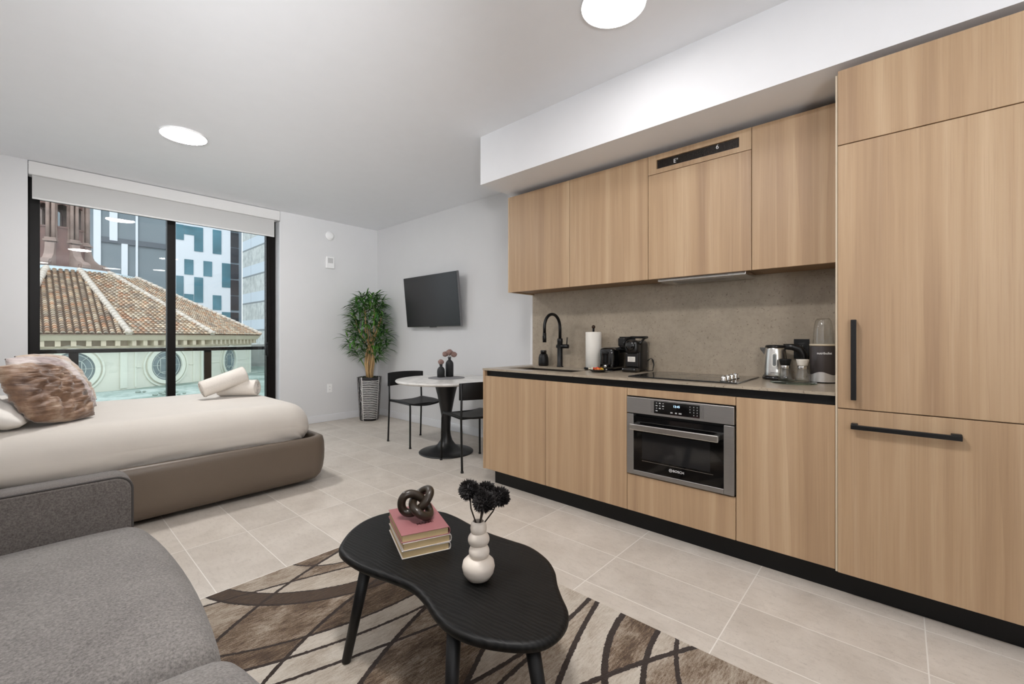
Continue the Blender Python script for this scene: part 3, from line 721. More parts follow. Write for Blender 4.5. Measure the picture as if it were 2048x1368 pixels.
p_ = on_z(175.5, 808, GZ); bo_.location = (p_[0], p_[1], GZ); MB().box(p_[0]-.075, p_[0]+.075, p_[1]-.075, p_[1]+.075, GZ-.3, GZ+.56, .01).build('shaft', simple('post_concrete', (181, 181, 169), .9, var=.1), bo_)
bmat = simple('rubble_grey', (144, 152, 144), .9, var=.25, vscale=4)
for k in range(9):
    x, y = on_z(210+random.random()*170, 786+random.random()*8, GZ); s = .05+.05*random.random()
    bb = MB(); bb.ball((0, 0, 0), s, s*.8, s*.6, 2); bb.v = [tuple(Vector(v)*(1+.3*noise.noise(Vector(v)*9+Vector((k, 0, 0))))) for v in bb.v]
    o = bb.build('rubble_stone', bmat); o.location = (x, y, GZ+.08); tag(o, 'small grey rubble stone on the ground outside', 'stone', 'rubble stones below the round building')
# ------------------------------------------------------------------ kitchen run
DX = 2.40                        # door faces
def door(par, name, y0, y1, z0, z1, x=DX, t=.020, mat='wood'):
    return MB().box(x, x+t, y0+.0015, y1-.0015, z0, z1, .0012, 1).build(name, M[mat], par)
ZB0, ZB1, ZT0, ZT1 = .121, .851, .895, .910
def base_cab(label, y0, y1, group='wooden base cabinets', top=.848):
    c = thing('base_cabinet', label, 'cabinet', (2.7, (y0+y1)/2, 0.1), 0, group)
    MB().box(DX+.021, 3.0, y0+.001, y1-.001, .118, top).build('carcass', M['cabin'], c)
    return c
Y0, Y1, Y2, Y3, Y4 = 2.445, 1.843, 1.225, .623, .215
c = base_cab('oak base cabinet under the sink at the window end of the counter', Y1, Y0, top=.70); door(c, 'door', Y1, Y0, ZB0, ZB1)
MB().box(DX-.002, 3.028, Y0+.001, Y0+.020, .118, .894, .001, 1).build('end_panel', M['wood'], c)
c = base_cab('oak base cabinet between the sink cabinet and the oven', Y2, Y1, top=.70); door(c, 'door', Y2, Y1, ZB0, ZB1)
c = thing('oven_cabinet', 'oak cabinet housing the built-in oven with a drawer below', 'cabinet', (2.7, .92, .1), 0, 'wooden base cabinets')
mb = MB(); mb.box(DX+.021, 3.0, Y3+.001, Y2-.001, .118, .335); mb.box(DX+.021, 3.0, Y3+.001, Y2-.001, .812, .848); mb.box(2.98, 3.0, Y3+.001, Y2-.001, .335, .812); mb.build('carcass', M['black'], c)
door(c, 'drawer_front', Y3, Y2, ZB0, .338); door(c, 'top_strip', Y3, Y2, .808, ZB1)
c = base_cab('oak panel base unit between the oven and the refrigerator', Y4, Y3); door(c, 'door', Y4, Y3, ZB0, ZB1)

ck = thing('handle_channel', 'black recessed handle channel running under the countertop', 'trim', (2.43, 1.3, .85))
MB().box(2.425, 2.445, Y4+.002, Y0-.001, .8515, .894).build('profile', M['toe'], ck)
tk = thing('toe_kick', 'black toe kick under all the kitchen cabinets', 'plinth', (2.47, 1.0, 0))
MB().box(2.470, 2.485, -.40, 2.40, .0, .115).build('front_board', M['toe'], tk)
MB().box(2.4855, 3.0, 2.385, 2.40, .0, .115).build('side_board', M['toe'], tk)

ct = thing('countertop', 'taupe stone countertop over the base cabinets', 'countertop', (2.7, 1.3, ZT0))
SX0, SX1, SY0, SY1 = 2.535, 2.86, 1.72, 2.33
mb = MB(); x0, x1, y0, y1 = DX-.004, 3.015, Y4+.002, Y0+.024
for (a, b, cc, d) in ((x0, SX0, y0, y1), (SX1, x1, y0, y1), (SX0, SX1, y0, SY0), (SX0, SX1, SY1, y1)): mb.box(a, b, cc, d, ZT0, ZT1)
mb.build('slab', M['stone'], ct)
sk = thing('sink', 'dark undermount sink set into the taupe countertop', 'sink', (2.70, 2.02, .72))
mb = MB(); t = .004
mb.box(SX0-.012, SX1+.012, SY0-.012, SY1+.012, .72, .724); mb.box(SX0-.012, SX0-.002, SY0-.012, SY1+.012, .724, .8945); mb.box(SX1+.002, SX1+.012, SY0-.012, SY1+.012, .724, .8945)
mb.box(SX0-.002, SX1+.002, SY0-.012, SY0-.002, .724, .8945); mb.box(SX0-.002, SX1+.002, SY1+.002, SY1+.012, .724, .8945); mb.build('basin', simple('dark_sink', (62, 56, 50), .35, .4, var=.1), sk)
MB().lathe([(.04, 0), (.04, .004), (.03, .005), (0, .003)], c=(2.70, 2.02, .7245), n=24).build('drain', M['chrome'], sk)
bs = thing('backsplash', 'speckled taupe stone backsplash behind the counter', 'backsplash', (3.02, 1.3, .9))
MB().box(3.016, 3.029, Y4+.002, 2.462, ZT0, 1.60).build('slab', M['stone'], bs)

# wall cabinets
UX, UZ0, UZ1 = 2.69, 1.532, 2.331
def wall_cab(label, y0, y1):
    c = thing('wall_cabinet', label, 'cabinet', (2.85, (y0+y1)/2, UZ0), 0, 'wooden wall cabinets')
    MB().box(UX+.021, 3.014, y0+.001, y1-.001, UZ0+.012, UZ1).build('carcass', M['cabin'], c)
    return c
V0, V1, V2, V3, V4 = 2.443, 1.840, 1.224, .618, .236
c = wall_cab('leftmost oak wall cabinet, nearest the television', V1, V0); door(c, 'door', V1, V0, UZ0, UZ1, UX)
MB().box(UX, 3.014, V0+.001, V0+.020, UZ0, UZ1, .001, 1).build('end_panel', M['wood'], c)
c = wall_cab('oak wall cabinet directly left of the vented hood cabinet', V2, V1); door(c, 'door', V2, V1, UZ0, UZ1, UX)
c = wall_cab('oak hood cabinet with a dark vent slot along its top', V3, V2); door(c, 'door', V3, V2, UZ0, 2.206, UX); c.name = 'hood_cabinet'
vp = MB()
for (a, b, z0, z1) in ((V3+.0015, .682, 2.209, UZ1), (1.167, V2-.0015, 2.209, UZ1), (.682, 1.167, 2.209, 2.238), (.682, 1.167, 2.296, UZ1)): vp.box(UX, UX+.02, a, b, z0, z1)
vpo = vp.build('vent_panel', M['wood'], c)
gr = MB(); gr.box(UX+.014, UX+.0205, .683, 1.166, 2.239, 2.295)
for i in range(60):
    y = .69+.47*i/59; gr.box(UX+.008, UX+.014, y-.0018, y+.0018, 2.242, 2.292)
for i in range(7): gr.box(UX+.0085, UX+.0135, .684, 1.165, 2.243+i*.008-.0012, 2.243+i*.008+.0012)
gr.build('vent_grille', simple('dark_bronze_grille', (36, 28, 22), .4, .3, var=.2), vpo)
mk = text_mb('E\u00b0', .034, MX(UX+.0065, 1.045, 2.262)); mk2 = text_mb('6', .036, MX(UX+.0065, .80, 2.275)); mk.add(mk2.v, mk2.f); mk.build('vent_marks', M['white'], vpo)
c.children[0].name = 'carcass'
hd = MB(); hd.box(UX+.05, 2.98, .66, 1.18, UZ0-.014, UZ0+.010, .002); hd.build('hood_insert', M['steel2'], c)
MB().box(UX+.10, 2.93, .74, 1.10, UZ0-.0155, UZ0-.0142).build('hood_filter', M['steel'], c)
c = wall_cab('narrow oak wall cabinet beside the tall refrigerator panel', V4, V3); door(c, 'door', V4, V3, UZ0, UZ1, UX)

# tall refrigerator housing
FX_ = 2.378
fr = thing('refrigerator', 'tall oak panelled refrigerator with black bar handles', 'refrigerator', (2.7, -.1, .1))
MB().box(FX_+.022, 3.0, -.40, .206, .118, 2.315).build('carcass', M['cabin'], fr)
MB().box(FX_+.012, 3.014, .2065, .2145, .118, 2.318, .001, 1).build('side_panel', M['edge'], fr)
MB().box(FX_, FX_+.02, -.40, .205, 2.0025, 2.329, .0012, 1).build('top_flap', M['wood'], fr)
d1 = MB().box(FX_, FX_+.02, -.40, .205, .8465, 1.9985, .0012, 1).build('upper_door', M['wood'], fr)
d2 = MB().box(FX_, FX_+.02, -.40, .205, .121, .8425, .0012, 1).build('lower_drawer', M['wood'], fr)
h = MB(); h.box(FX_-.038, FX_-.026, .139, .158, .888, 1.232, .002); h.box(FX_-.027, FX_-.0005, .141, .156, .888, .906, .002); h.box(FX_-.027, FX_-.0005, .141, .156, 1.214, 1.232, .002); h.build('handle', M['blackmetal'], d1)
h = MB(); h.box(FX_-.038, FX_-.024, -.175, .158, .764, .783, .002); h.box(FX_-.028, FX_-.0005, .135, .158, .770, .787, .002); h.box(FX_-.028, FX_-.0005, -.175, -.145, .770, .787, .002); h.build('handle', M['blackmetal'], d2)

# oven
ov = thing('oven', 'built-in steel oven with black glass door in the oak cabinets', 'oven', (2.6, .92, .34))
oy0, oy1 = Y3+.005, Y2-.005
MB().box(DX+.03, 2.97, oy0+.01, oy1-.01, .345, .800).build('body', M['black'], ov)
cp = MB().box(DX-.012, DX+.03, oy0, oy1, .708, .802, .003).build('control_panel', M['steel'], ov)
ya, yb = on_x(1310, 820, DX)[0], on_x(1401, 820, DX)[0]
MB().box(DX-.0135, DX-.0122, yb, ya, .722, .791).build('display', M['blackgloss'], cp)
mk = MB()
Wd = ya-yb; SYM = simple('symbol_grey', (176, 176, 176), .5, var=.02)
def dots(u, z, w, hh): MB().box(DX-.0142, DX-.0137, ya-Wd*u-w/2, ya-Wd*u+w/2, z-hh/2, z+hh/2).build('touch_symbol', SYM, cp)
for i, u in enumerate((.06, .135, .21)):
    for j in range(4):
        if j == 3 and i > 0: continue
        dots(u, .781-.0145*j, .011 if (i+j) % 2 else .008, .006 if (i+j) % 2 else .0035)
for i, u in enumerate((.80, .88, .95)):
    for j in range(4):
        if j == 3 and i == 0: continue
        dots(u, .778-.0145*j, .003, .006)
for u, w in ((.40, .012), (.50, .010), (.59, .016)): dots(u, .735, w, .007)
text_mb('12:45', .017, MX(DX-.0142, ya-Wd*.51, .771)).build('clock_digits', emit('clock_blue', (190, 225, 255), 1.3), cp)
LG_ = simple('legend_grey', (150, 148, 146), .4, .8, var=.15, vscale=200)
for yy in (ya+.012, yb-.012): MB().box(DX-.0128, DX-.0122, yy-.009, yy+.009, .722, .791).build('side_legend', LG_, cp)
dr = MB(); gy0, gy1, gz0, gz1 = .678, 1.178, .372, .690
for (a, b, z0, z1) in ((oy0, gy0, .346, .702), (gy1, oy1, .346, .702), (gy0, gy1, .346, gz0)): dr.box(DX-.012, DX+.028, a, b, z0, z1, .0015, 1)
dro = dr.build('door_frame', M['steel'], ov)
MB().box(DX-.009, DX+.028, gy0, gy1, gz0, gz1).build('door_glass', M['blackgloss'], dro)
MB().box(DX-.0095, DX-.0091, .745, 1.125, .445, .60).build('viewing_window', simple('oven_view', (34, 34, 35), .06, var=.1), dro)
MB().box(DX-.0098, DX-.0091, .73, 1.125, .4335, .4355).build('glass_line', M['steel2'], dro)
h = MB(); h.box(DX-.062, DX-.046, .692, 1.180, .617, .652, .004, 3); h.box(DX-.047, DX-.0125, .694, .722, .622, .650, .003); h.box(DX-.047, DX-.0125, 1.150, 1.178, .622, .650, .003); h.build('handle', M['steel2'], dro)
yl = on_x(1358, 938, DX)[0]; lg = text_mb('BOSCH', .0185, MX(DX-.0098, yl, .410), spacing=1.06); T = MX(DX-.0098, on_x(1344, 938, DX)[0]+.004, .410)
ring_mb(lg, T, .0075, .0075, .0016, .0006, 0, 24); lg.add([T @ Vector(v) for v in ((-.004, -.004, 0), (-.0025, -.004, 0), (-.0025, .004, 0), (-.004, .004, 0))], [[0, 1, 2, 3]]); lg.add([T @ Vector(v) for v in ((.0025, -.004, 0), (.004, -.004, 0), (.004, .004, 0), (.0025, .004, 0))], [[0, 1, 2, 3]]); lg.add([T @ Vector(v) for v in ((-.0025, -.0007, 0), (.0025, -.0007, 0), (.0025, .0007, 0), (-.0025, .0007, 0))], [[0, 1, 2, 3]])
lg.build('door_lettering', M['white'], dro)

# cooktop
ZC0 = ZT1+.0005
ck = thing('cooktop', 'black glass cooktop with steel knobs set on the counter', 'cooktop', (2.7, .94, ZC0))
MB().box(2.47, 2.945, .635, 1.255, ZC0, ZC0+.008, .002, 2).build('glass_top', M['blackgloss'], ck)
mb = MB()
for (x, y, r) in ((2.58, 1.10, .075), (2.82, 1.10, .095), (2.80, .86, .085), (2.58, .88, .06)):
    ring_mb(mb, Matrix.Translation((x, y, ZC0+.0081)), r, r, .0015, .0003, 0, 48)
mb.build('burner_rings', simple('ring_grey', (66, 66, 66), .3, var=.05), ck)
kn = MB(); kn.lathe([(.021, 0), (.021, .004), (.016, .006), (.0155, .022), (.014, .0245), (0, .025)], n=24); kn.box(-.016, .016, -.004, .004, .0245, .029, .001)
ko = None
for i in range(4):
    loc = (2.525+.075*i, .715-.0*i, ZC0+.0085)
    if ko is None: ko = kn.build('knob', M['chrome'], ck, False); ko.location = Vector(loc)-ck.location
    else: k2 = ko.copy(); C.objects.link(k2); k2.parent = ck; k2.location = Vector(loc)-ck.location
# ------------------------------------------------------------------ furniture
def rrect(x0, x1, y0, y1, r, n=8):
    out = []
    for (cx, cy, a0) in ((x1-r, y1-r, 0), (x0+r, y1-r, pi/2), (x0+r, y0+r, pi), (x1-r, y0+r, 3*pi/2)):
        for k in range(n+1):
            a = a0+pi/2*k/n; out.append((cx+r*cos(a), cy+r*sin(a)))
    return out
# bed
bd = thing('bed', 'taupe leather upholstered bed frame under the balcony window', 'bed', (.5, 4.2, 0))
bx0, bx1, by0, by1 = -.60, 1.60, 3.395, 5.02
prof = [(.075, .30), (.070, .352), (.055, .372), (.03, .372), (.012, .36), (.003, .32), (0, .25), (.002, .18), (.010, .12), (.026, .07), (.05, .04), (.085, .035), (.085, .10)]
loops = [[(x, y, z) for x, y in rrect(bx0+i, bx1-i, by0+i, by1-i, .13-i*.6 if i < .1 else .06)] for i, z in prof]
n = len(loops[0]); mb = MB(); mb.add([v for l in loops for v in l], [[k*n+i, k*n+(i+1) % n, (k+1)*n+(i+1) % n, (k+1)*n+i] for k in range(len(loops)-1) for i in range(n)], True)
mb.build('side_rails', M['leather'], bd)
MB().box(bx0+.09, bx1-.09, by0+.09, by1-.09, .24, .29).build('slat_platform', M['black'], bd)
MB().soft(-.70, -.605, by0, by1, .05, 1.05, .04, 8).build('headboard', M['leather'], bd)
mb0 = None
for x in (-.45, 1.40):
    for y in (3.62, 4.8): MB().box(x-.03, x+.03, y-.03, y+.03, 0, .24, .003).build('leg', M['black'], bd)
def sheet(v):
    t = max(0, min(1, (.56-v.z)/.2)); q_ = max(0, min(1, (.50-v.z)/.14))
    k = noise.noise(Vector((v.x*2.6+v.z*3, v.z*2.0, v.y*2.6)))*.014+noise.noise(Vector((v.x*7+v.z*9, v.z*4, v.y*7)))*.010*t+abs(noise.noise(Vector((v.x*13+v.z*16, v.z*5, v.y*13+3))))*.022*q_
    if v.y < 4.2: v.y -= k*t+.012*t
    if v.x > .9: v.x += (k+.01)*t
    v.z += noise.noise(Vector((v.x*1.6, v.y*1.6, 3)))*.006*(1-t)
    return v
mt = thing('mattress', 'thick mattress covered by a smooth white fitted sheet', 'mattress', (.5, 4.2, .3))
MB().soft(-.56, 1.505, 3.478, 4.937, .295, .637, .16, 44, sheet).build('fitted_sheet', M['sheet'], mt)

def frame_M(c, nrm, up=(0, 0, 1), roll=0.0):
    nrm = Vector(nrm).normalized(); up = Vector(up); r = up.cross(nrm).normalized(); u = nrm.cross(r).normalized()
    R = Matrix(((r.x, u.x, nrm.x, c[0]), (r.y, u.y, nrm.y, c[1]), (r.z, u.z, nrm.z, c[2]), (0, 0, 0, 1)))
    return R @ Matrix.Rotation(roll, 4, 'Z')
def put(name, mb, mat, label, cat, loc, group=None):
    e = thing(name, label, cat, loc, 0, group)
    return e, mb
def single(name, mb, mat, label, cat, base, group=None):
    """one-mesh thing with its origin at its base"""
    mb.v = [tuple(Vector(p)-Vector(base)) for p in mb.v]
    o = mb.build(name, mat); o.location = base; return tag(o, label, cat, group)
single('bed_pillow', MB().pillow(.67, .47, .17, frame_M((-.215, 3.905, .752), (.36, -.02, .93)), 24, 1, .014), M['pillow'], 'white pillow lying in front of the brown cushion', 'pillow', (-.29, 3.86, .65), 'white bed pillows')
single('bed_pillow', MB().pillow(.70, .44, .17, frame_M((-.43, 4.44, .88), (.78, 0, .62)), 20, 4, .012), M['pillow'], 'white pillow propped up behind the brown velvet cushion', 'pillow', (-.40, 4.28, .66), 'white bed pillows')
single('velvet_cushion', MB().pillow(.43, .42, .165, frame_M((.072, 3.835, .822), (.62, -.52, .58), roll=radians(-6)), 36, 2, .045), M['velvet'], 'crumpled brown velvet cushion nearest the sofa on the bed', 'cushion', (.08, 3.83, .645), 'velvet cushions on the bed')
single('velvet_cushion', MB().pillow(.45, .44, .13, frame_M((.10, 4.185, .846), (.64, -.52, .57), roll=radians(-5)), 30, 5, .02), M['velvet2'], 'pale grey velvet cushion in the middle of the three', 'cushion', (.1, 4.13, .645), 'velvet cushions on the bed')
single('velvet_cushion', MB().pillow(.45, .44, .13, frame_M((.13, 4.53, .852), (.66, -.50, .56), roll=radians(-4)), 30, 8, .02), M['velvet3'], 'beige patterned velvet cushion closest to the window', 'cushion', (.12, 4.42, .645), 'velvet cushions on the bed')

# rolled towels
def towel(a, b, R, turns=4.2):
    a, b = Vector(a), Vector(b); d = (b-a).normalized(); L = (b-a).length
    s = d.cross(Vector((0, 0, 1))).normalized(); u = s.cross(d); n = int(turns*22); vs = []; fs = []
    for i in range(n+1):
        t = i/n; th = turns*2*pi*t; r = .012+(R-.012)*t
        for e, (q, ins) in enumerate(((0, .0), (.012, .0), (L-.012, .0), (L, .0))):
            rr = r-(.004 if e in (0, 3) else 0)
            w = noise.noise(Vector((th*.3, q*9, R*30)))*.004*t
            vs.append(a+d*(q+noise.noise(Vector((t*7, e, R)))*.006)+s*((rr+w)*cos(th))+u*((rr+w)*sin(th)))
    for i in range(n):
        for e in range(3): fs.append([i*4+e, i*4+e+1, i*4+5+e, i*4+4+e])
    mb = MB(); mb.add(vs, fs, True); rc = R*.92
    # soft core so the ends read as a wound roll, not a hollow pipe
    mb.add([a+d*.014+s*(rc*cos(2*pi*k/32))+u*(rc*sin(2*pi*k/32)) for k in range(32)], [list(range(32))], False)
    mb.add([b-d*.014+s*(rc*cos(2*pi*k/32))+u*(rc*sin(2*pi*k/32)) for k in range(32)], [list(range(32))], False)
    return mb
def solid(mb, name, mat, label, cat, base, group):
    o = single(name, mb, mat, label, cat, base, group); md = o.modifiers.new('thick', 'SOLIDIFY'); md.thickness = .005; md.offset = -1; return o
e_ = atB = None
def AT(px, py, D): r = ray(px, py); return Vector((r[0]*D, r[1]*D, HC+r[2]*D))
b1 = AT(516, 797, 3.83); b0 = b1+Vector((-.24, .20, 0)); b1.z = b0.z = .632+.078
solid(towel(b0, b1, .076), 'rolled_towel', M['towel'], 'white rolled towel lying flat on the bed under the other towel', 'towel', (b0.x, b0.y, .634), 'rolled white towels on the bed')
a1 = AT(490, 773, 3.80); a0 = AT(402, 808, 3.56); a1.z = .835; a0.z = .722
solid(towel(a0, a1, .076), 'rolled_towel', M['towel'], 'white rolled towel leaning on top of the other rolled towel', 'towel', (a0.x, a0.y, .634), 'rolled white towels on the bed')

# sofa
sf = thing('sofa', 'grey fabric sofa with loose seat cushions facing the kitchen', 'sofa', (-.2, 1.1, 0))
def crown(x0, x1, y0, y1, amp):
    def fn(v):
        u = (v.x-(x0+x1)/2)/((x1-x0)/2); w = (v.y-(y0+y1)/2)/((y1-y0)/2); k = max(0, 1-u**4*.7)*max(0, 1-w**4*.9)
        if v.z > .36: v.z += amp*k
        v.x += .035*max(0, u)**3*(1-w*w)-.012; return v
    return fn
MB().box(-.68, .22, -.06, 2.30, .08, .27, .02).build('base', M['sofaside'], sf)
MB().soft(-.42, .312, 1.158, 2.212, .28, .435, .075, 18, crown(-.42, .312, 1.158, 2.212, .045)).build('seat_cushion', M['sofa'], sf)
MB().soft(-.42, .325, .085, 1.150, .28, .440, .065, 18, crown(-.42, .325, .085, 1.150, .085)).build('seat_cushion', M['sofa'], sf)
ar = MB(); pr = rrect(-.66, .268, .08, .625, .055, 8)
def arm(y0, y1):
    mb = MB(); n = len(pr); lv = [(y0, .012), (y0+.012, 0), (y1-.012, 0), (y1, .012)]; vs = []
    for y, ins in lv:
        q = rrect(-.66+ins, .268-ins, .08+ins, .625-ins, .055-ins*.5, 8); vs += [(x, y, z) for x, z in q]
    mb.add(vs, [list(range(n)), list(range(3*n, 4*n))[::-1]]+[[k*n+i, k*n+(i+1) % n, (k+1)*n+(i+1) % n, (k+1)*n+i] for k in range(3) for i in range(n)], False)
    mb.sm = [False, False]+[True]*(3*n); return mb
for (y0, y1) in ((2.222, 2.352), (-.055, .075)):
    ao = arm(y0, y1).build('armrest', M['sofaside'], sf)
    for y in (y0+.006, y1-.006): MB().tube([(x, y, z) for x, z in rrect(-.655, .264, .084, .621, .052, 8)], .004, 6, closed=True).build('piping', M['black'] if False else simple('dark_piping', (66, 62, 60), .8), ao)
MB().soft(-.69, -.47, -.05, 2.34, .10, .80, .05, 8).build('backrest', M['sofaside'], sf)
for i, (y0, y1) in enumerate(((.09, 1.13), (1.15, 2.21))):
    MB().soft(-.50, -.30, y0, y1, .48, .86, .08, 10).build('back_cushion', M['sofa'], sf)
for x in (-.6, .16):
    for y in (.0, 2.26): MB().lathe([(.018, 0.013), (.026, .08)], c=(x, y, .0), n=16).build('leg', M['black'], sf)

# rug
rg = MB(); NXr, NYr = 60, 80; rx0, rx1, ry0, ry1 = -.60, 1.64, -.75, 2.275
vs = [(rx0+(rx1-rx0)*i/NXr, ry0+(ry1-ry0)*j/NYr, .011+.0012*noise.noise(Vector((i*.9, j*.9, 0)))) for i in range(NXr+1) for j in range(NYr+1)]
rg.add(vs, [[i*(NYr+1)+j, (i+1)*(NYr+1)+j, (i+1)*(NYr+1)+j+1, i*(NYr+1)+j+1] for i in range(NXr) for j in range(NYr)], True)
rg.box(rx0, rx1, ry0, ry1, .0008, .0095)
o = rg.build('area_rug', M['rug']); tag(o, 'brown and cream area rug with curved dark lines on the tiles', 'rug')

# coffee table
ZTB = .375
cpx = [(674.4,1103),(682.6,1083.8),(702,1059),(731.7,1039.5),(771,1026.4),(826,1018.5),(882.4,1023),(911.8,1033),(944.6,1051),(980.6,1067.4),(1020,1080.5),(1062.5,1093.6),(1095,1116.5),(1111.6,1142.7),(1115,1169),(1124.7,1195),(1137.8,1221),(1137.8,1244),(1121.4,1270.4),(1092,1290),(1049,1296),(1000,1292),(954,1283.5),(915,1270),(885.6,1251),(866,1228),(849.6,1201.7),(830,1180),(803.8,1166),(771,1154),(731.7,1141),(699,1125)]
out = [Vector((*on_z(x, y, ZTB-.006), 0)) for x, y in cpx]
def catmull(P, k):
    n = len(P); o = []
    for i in range(n):
        p0, p1, p2, p3 = P[i-1], P[i], P[(i+1) % n], P[(i+2) % n]
        for q in range(k):
            t = q/k; o.append(.5*((2*p1)+(p2-p0)*t+(2*p0-5*p1+4*p2-p3)*t*t+(3*p1-p0-3*p2+p3)*t**3))
    return o
for _ in range(1): out = [(out[i-1]+out[i]*8+out[(i+1) % len(out)])/10 for i in range(len(out))]
out = catmull(out, 4); n = len(out); cen = sum(out, Vector())/n
nor = []
for i in range(n):
    t = (out[(i+1) % n]-out[i-1]).normalized(); q = Vector((t.y, -t.x, 0)); 
    if q.dot(out[i]-cen) < 0 and False: q = -q
    nor.append(q)
area = sum(out[i].x*out[(i+1) % n].y-out[(i+1) % n].x*out[i].y for i in range(n))
if area < 0: nor = [-q for q in nor]
ctb = thing('coffee_table', 'black wood kidney shaped coffee table standing on the rug', 'table', (cen.x, cen.y, .012))
mb = MB(); vs = []; lv = [(-.016, ZTB), (-.007, ZTB-.0015), (-.001, ZTB-.007), (0, ZTB-.014), (-.001, ZTB-.021), (-.007, ZTB-.027), (-.016, ZTB-.029)]
for off, z in lv: vs += [out[i]+nor[i]*off+Vector((0, 0, z)) for i in range(n)]
k = len(lv); mb.add(vs, [list(range(n)), list(range((k-1)*n, k*n))[::-1]]+[[a*n+i, a*n+(i+1) % n, (a+1)*n+(i+1) % n, (a+1)*n+i] for a in range(k-1) for i in range(n)], True); mb.sm = [False, False]+[True]*((k-1)*n)
mb.build('tabletop', M['btable'], ctb)
lb1 = on_z(692.5, 1323, .013); l1t = (lb1[0]+.045, lb1[1]-.055)
l2 = on_z(908, 1287, ZTB-.029); l3 = on_z(1087, 1298, ZTB-.029); l2 = (l2[0]+.03, l2[1]+.035); l3 = (l3[0]+.0, l3[1]+.04)
for (t, b) in ((l1t, lb1), (l2, (l2[0]-.055, l2[1]-.04)), (l3, (l3[0]-.0, l3[1]-.075)), ((1.17, 1.28), (1.22, 1.33))):
    MB().tube([(t[0], t[1], ZTB-.0295), (b[0], b[1], .0150)], [.0205, .0155], 20).build('leg', M['black'], ctb)

# books, knot
A_ = Vector((*on_z(804, 1120, ZTB), 0)); B_ = Vector((*on_z(901, 1098.5, ZTB), 0)); C_ = Vector((*on_z(776.5, 1061.5, ZTB), 0))
ex = (B_-A_).normalized(); wx = (B_-A_).length; ey = Vector((-ex.y, ex.x, 0))
if ey.dot(C_-A_) < 0: ey = -ey
wy = max(.19, (C_-A_).dot(ey))
M['page'] = simple('book_pages', (206, 182, 138), .85, var=.06, stretch=(1, 1, 160), vscale=3)
covers = [('cream', (212, 206, 200), 'bottom cream covered book of the stack on the coffee table'), ('pale', (206, 196, 190), 'middle book with pale covers between the other two books'), ('rose', (152, 98, 100), 'dusty pink book on top of the stack under the knot')]
hb = .0275
for i, (nm, rgb, lab) in enumerate(covers):
    z0 = ZTB+.0006+i*(hb+.0006); rot = radians((0, 1.0, 0)[i])
    T = Matrix(((ex.x, ey.x, 0, A_.x), (ex.y, ey.y, 0, A_.y), (0, 0, 1, z0), (0, 0, 0, 1))) @ Matrix.Translation((wx*.5+(.0, .001, -.002)[i], wy*.5+(.0, -.001, .001)[i], 0)) @ Matrix.Rotation(rot, 4, 'Z')
    bk = thing('book', lab, 'book', tuple(T.translation), 0, 'books stacked on the coffee table')
    cm = simple('cover_'+nm, rgb, .55, var=.03, bump=.1, bscale=300)
    hx, hy = wx/2, wy/2; c = MB()
    c.box(-hx, hx-.004, -hy, hy, 0, .0024, .0006, 1, M=T); c.box(-hx, hx-.004, -hy, hy, hb-.0024, hb, .0006, 1, M=T)
    sp = [(hx-.004+.006*sin(pi*q/8), hb/2-cos(pi*q/8)*hb/2) for q in range(9)]; sp += [(x-.0024, hb/2+(z-hb/2)*.84) for x, z in reversed(sp)]
    nn = len(sp); c.add([T @ Vector((x, y, z)) for y in (-hy, hy) for x, z in sp], [[q, (q+1) % nn, nn+(q+1) % nn, nn+q] for q in range(nn)]+[[q, q+1, nn-2-q, nn-1-q] for q in range(8)]+[[nn+q, nn+nn-1-q, nn+nn-2-q, nn+q+1] for q in range(8)])
    c.build('cover', cm, bk)
    MB().box(-hx+.004, hx-.0065, -hy+.003, hy-.003, .0026, hb-.0026, M=T).build('pages', M['page'], bk)
    if i == 2:
        tp = T.inverted() @ Vector((*on_z(850, 1045.5, z0+hb), z0+hb)); TT = T @ Matrix.Translation((tp.x, tp.y, hb+.0002)) @ Matrix.Rotation(radians(2), 4, 'Z')
        text_mb('MARMI', .021, TT, .0002, bold=.0005).build('title', simple('title_ink', (88, 44, 44), .6), bk)
ztop = ZTB+3*(hb+.0006)+.0008
kc = A_+ex*(wx*.50)+ey*(wy*.50)
kn_ = []
vdir = Vector((-kc.x, -kc.y, 0)).normalized(); rgt = Vector((-vdir.y, vdir.x, 0))
tilt = radians(48); nrm = vdir*cos(tilt)+Vector((0, 0, sin(tilt))); upv = nrm.cross(rgt) if nrm.cross(rgt).z > 0 else rgt.cross(nrm)
if nrm.cross(upv).dot(rgt) > 0: pass
for i in range(150):
    t = 2*pi*i/150; s = .0212
    px_, py_, pz_ = (sin(t)+2*sin(2*t)), (cos(t)-2*cos(2*t)), -sin(3*t)*1.05
    ro = radians(-28); qx, qy = px_*cos(ro)-py_*sin(ro), px_*sin(ro)+py_*cos(ro)
    kn_.append(rgt*(-qx*s)+upv*(qy*s)+nrm*(pz_*s))
zmin = min(p.z for p in kn_)
kn_ = [kc+p+Vector((0, 0, ztop-zmin+.0156)) for p in kn_]
single('knot_sculpture', MB().tube(kn_, .0158, 18, closed=True), simple('dark_bronze_ceramic', (48, 39, 30), .3, .1, var=.12, vscale=12), 'dark bronze knot sculpture on top of the pink book', 'ornament', (kc.x, kc.y, ztop))

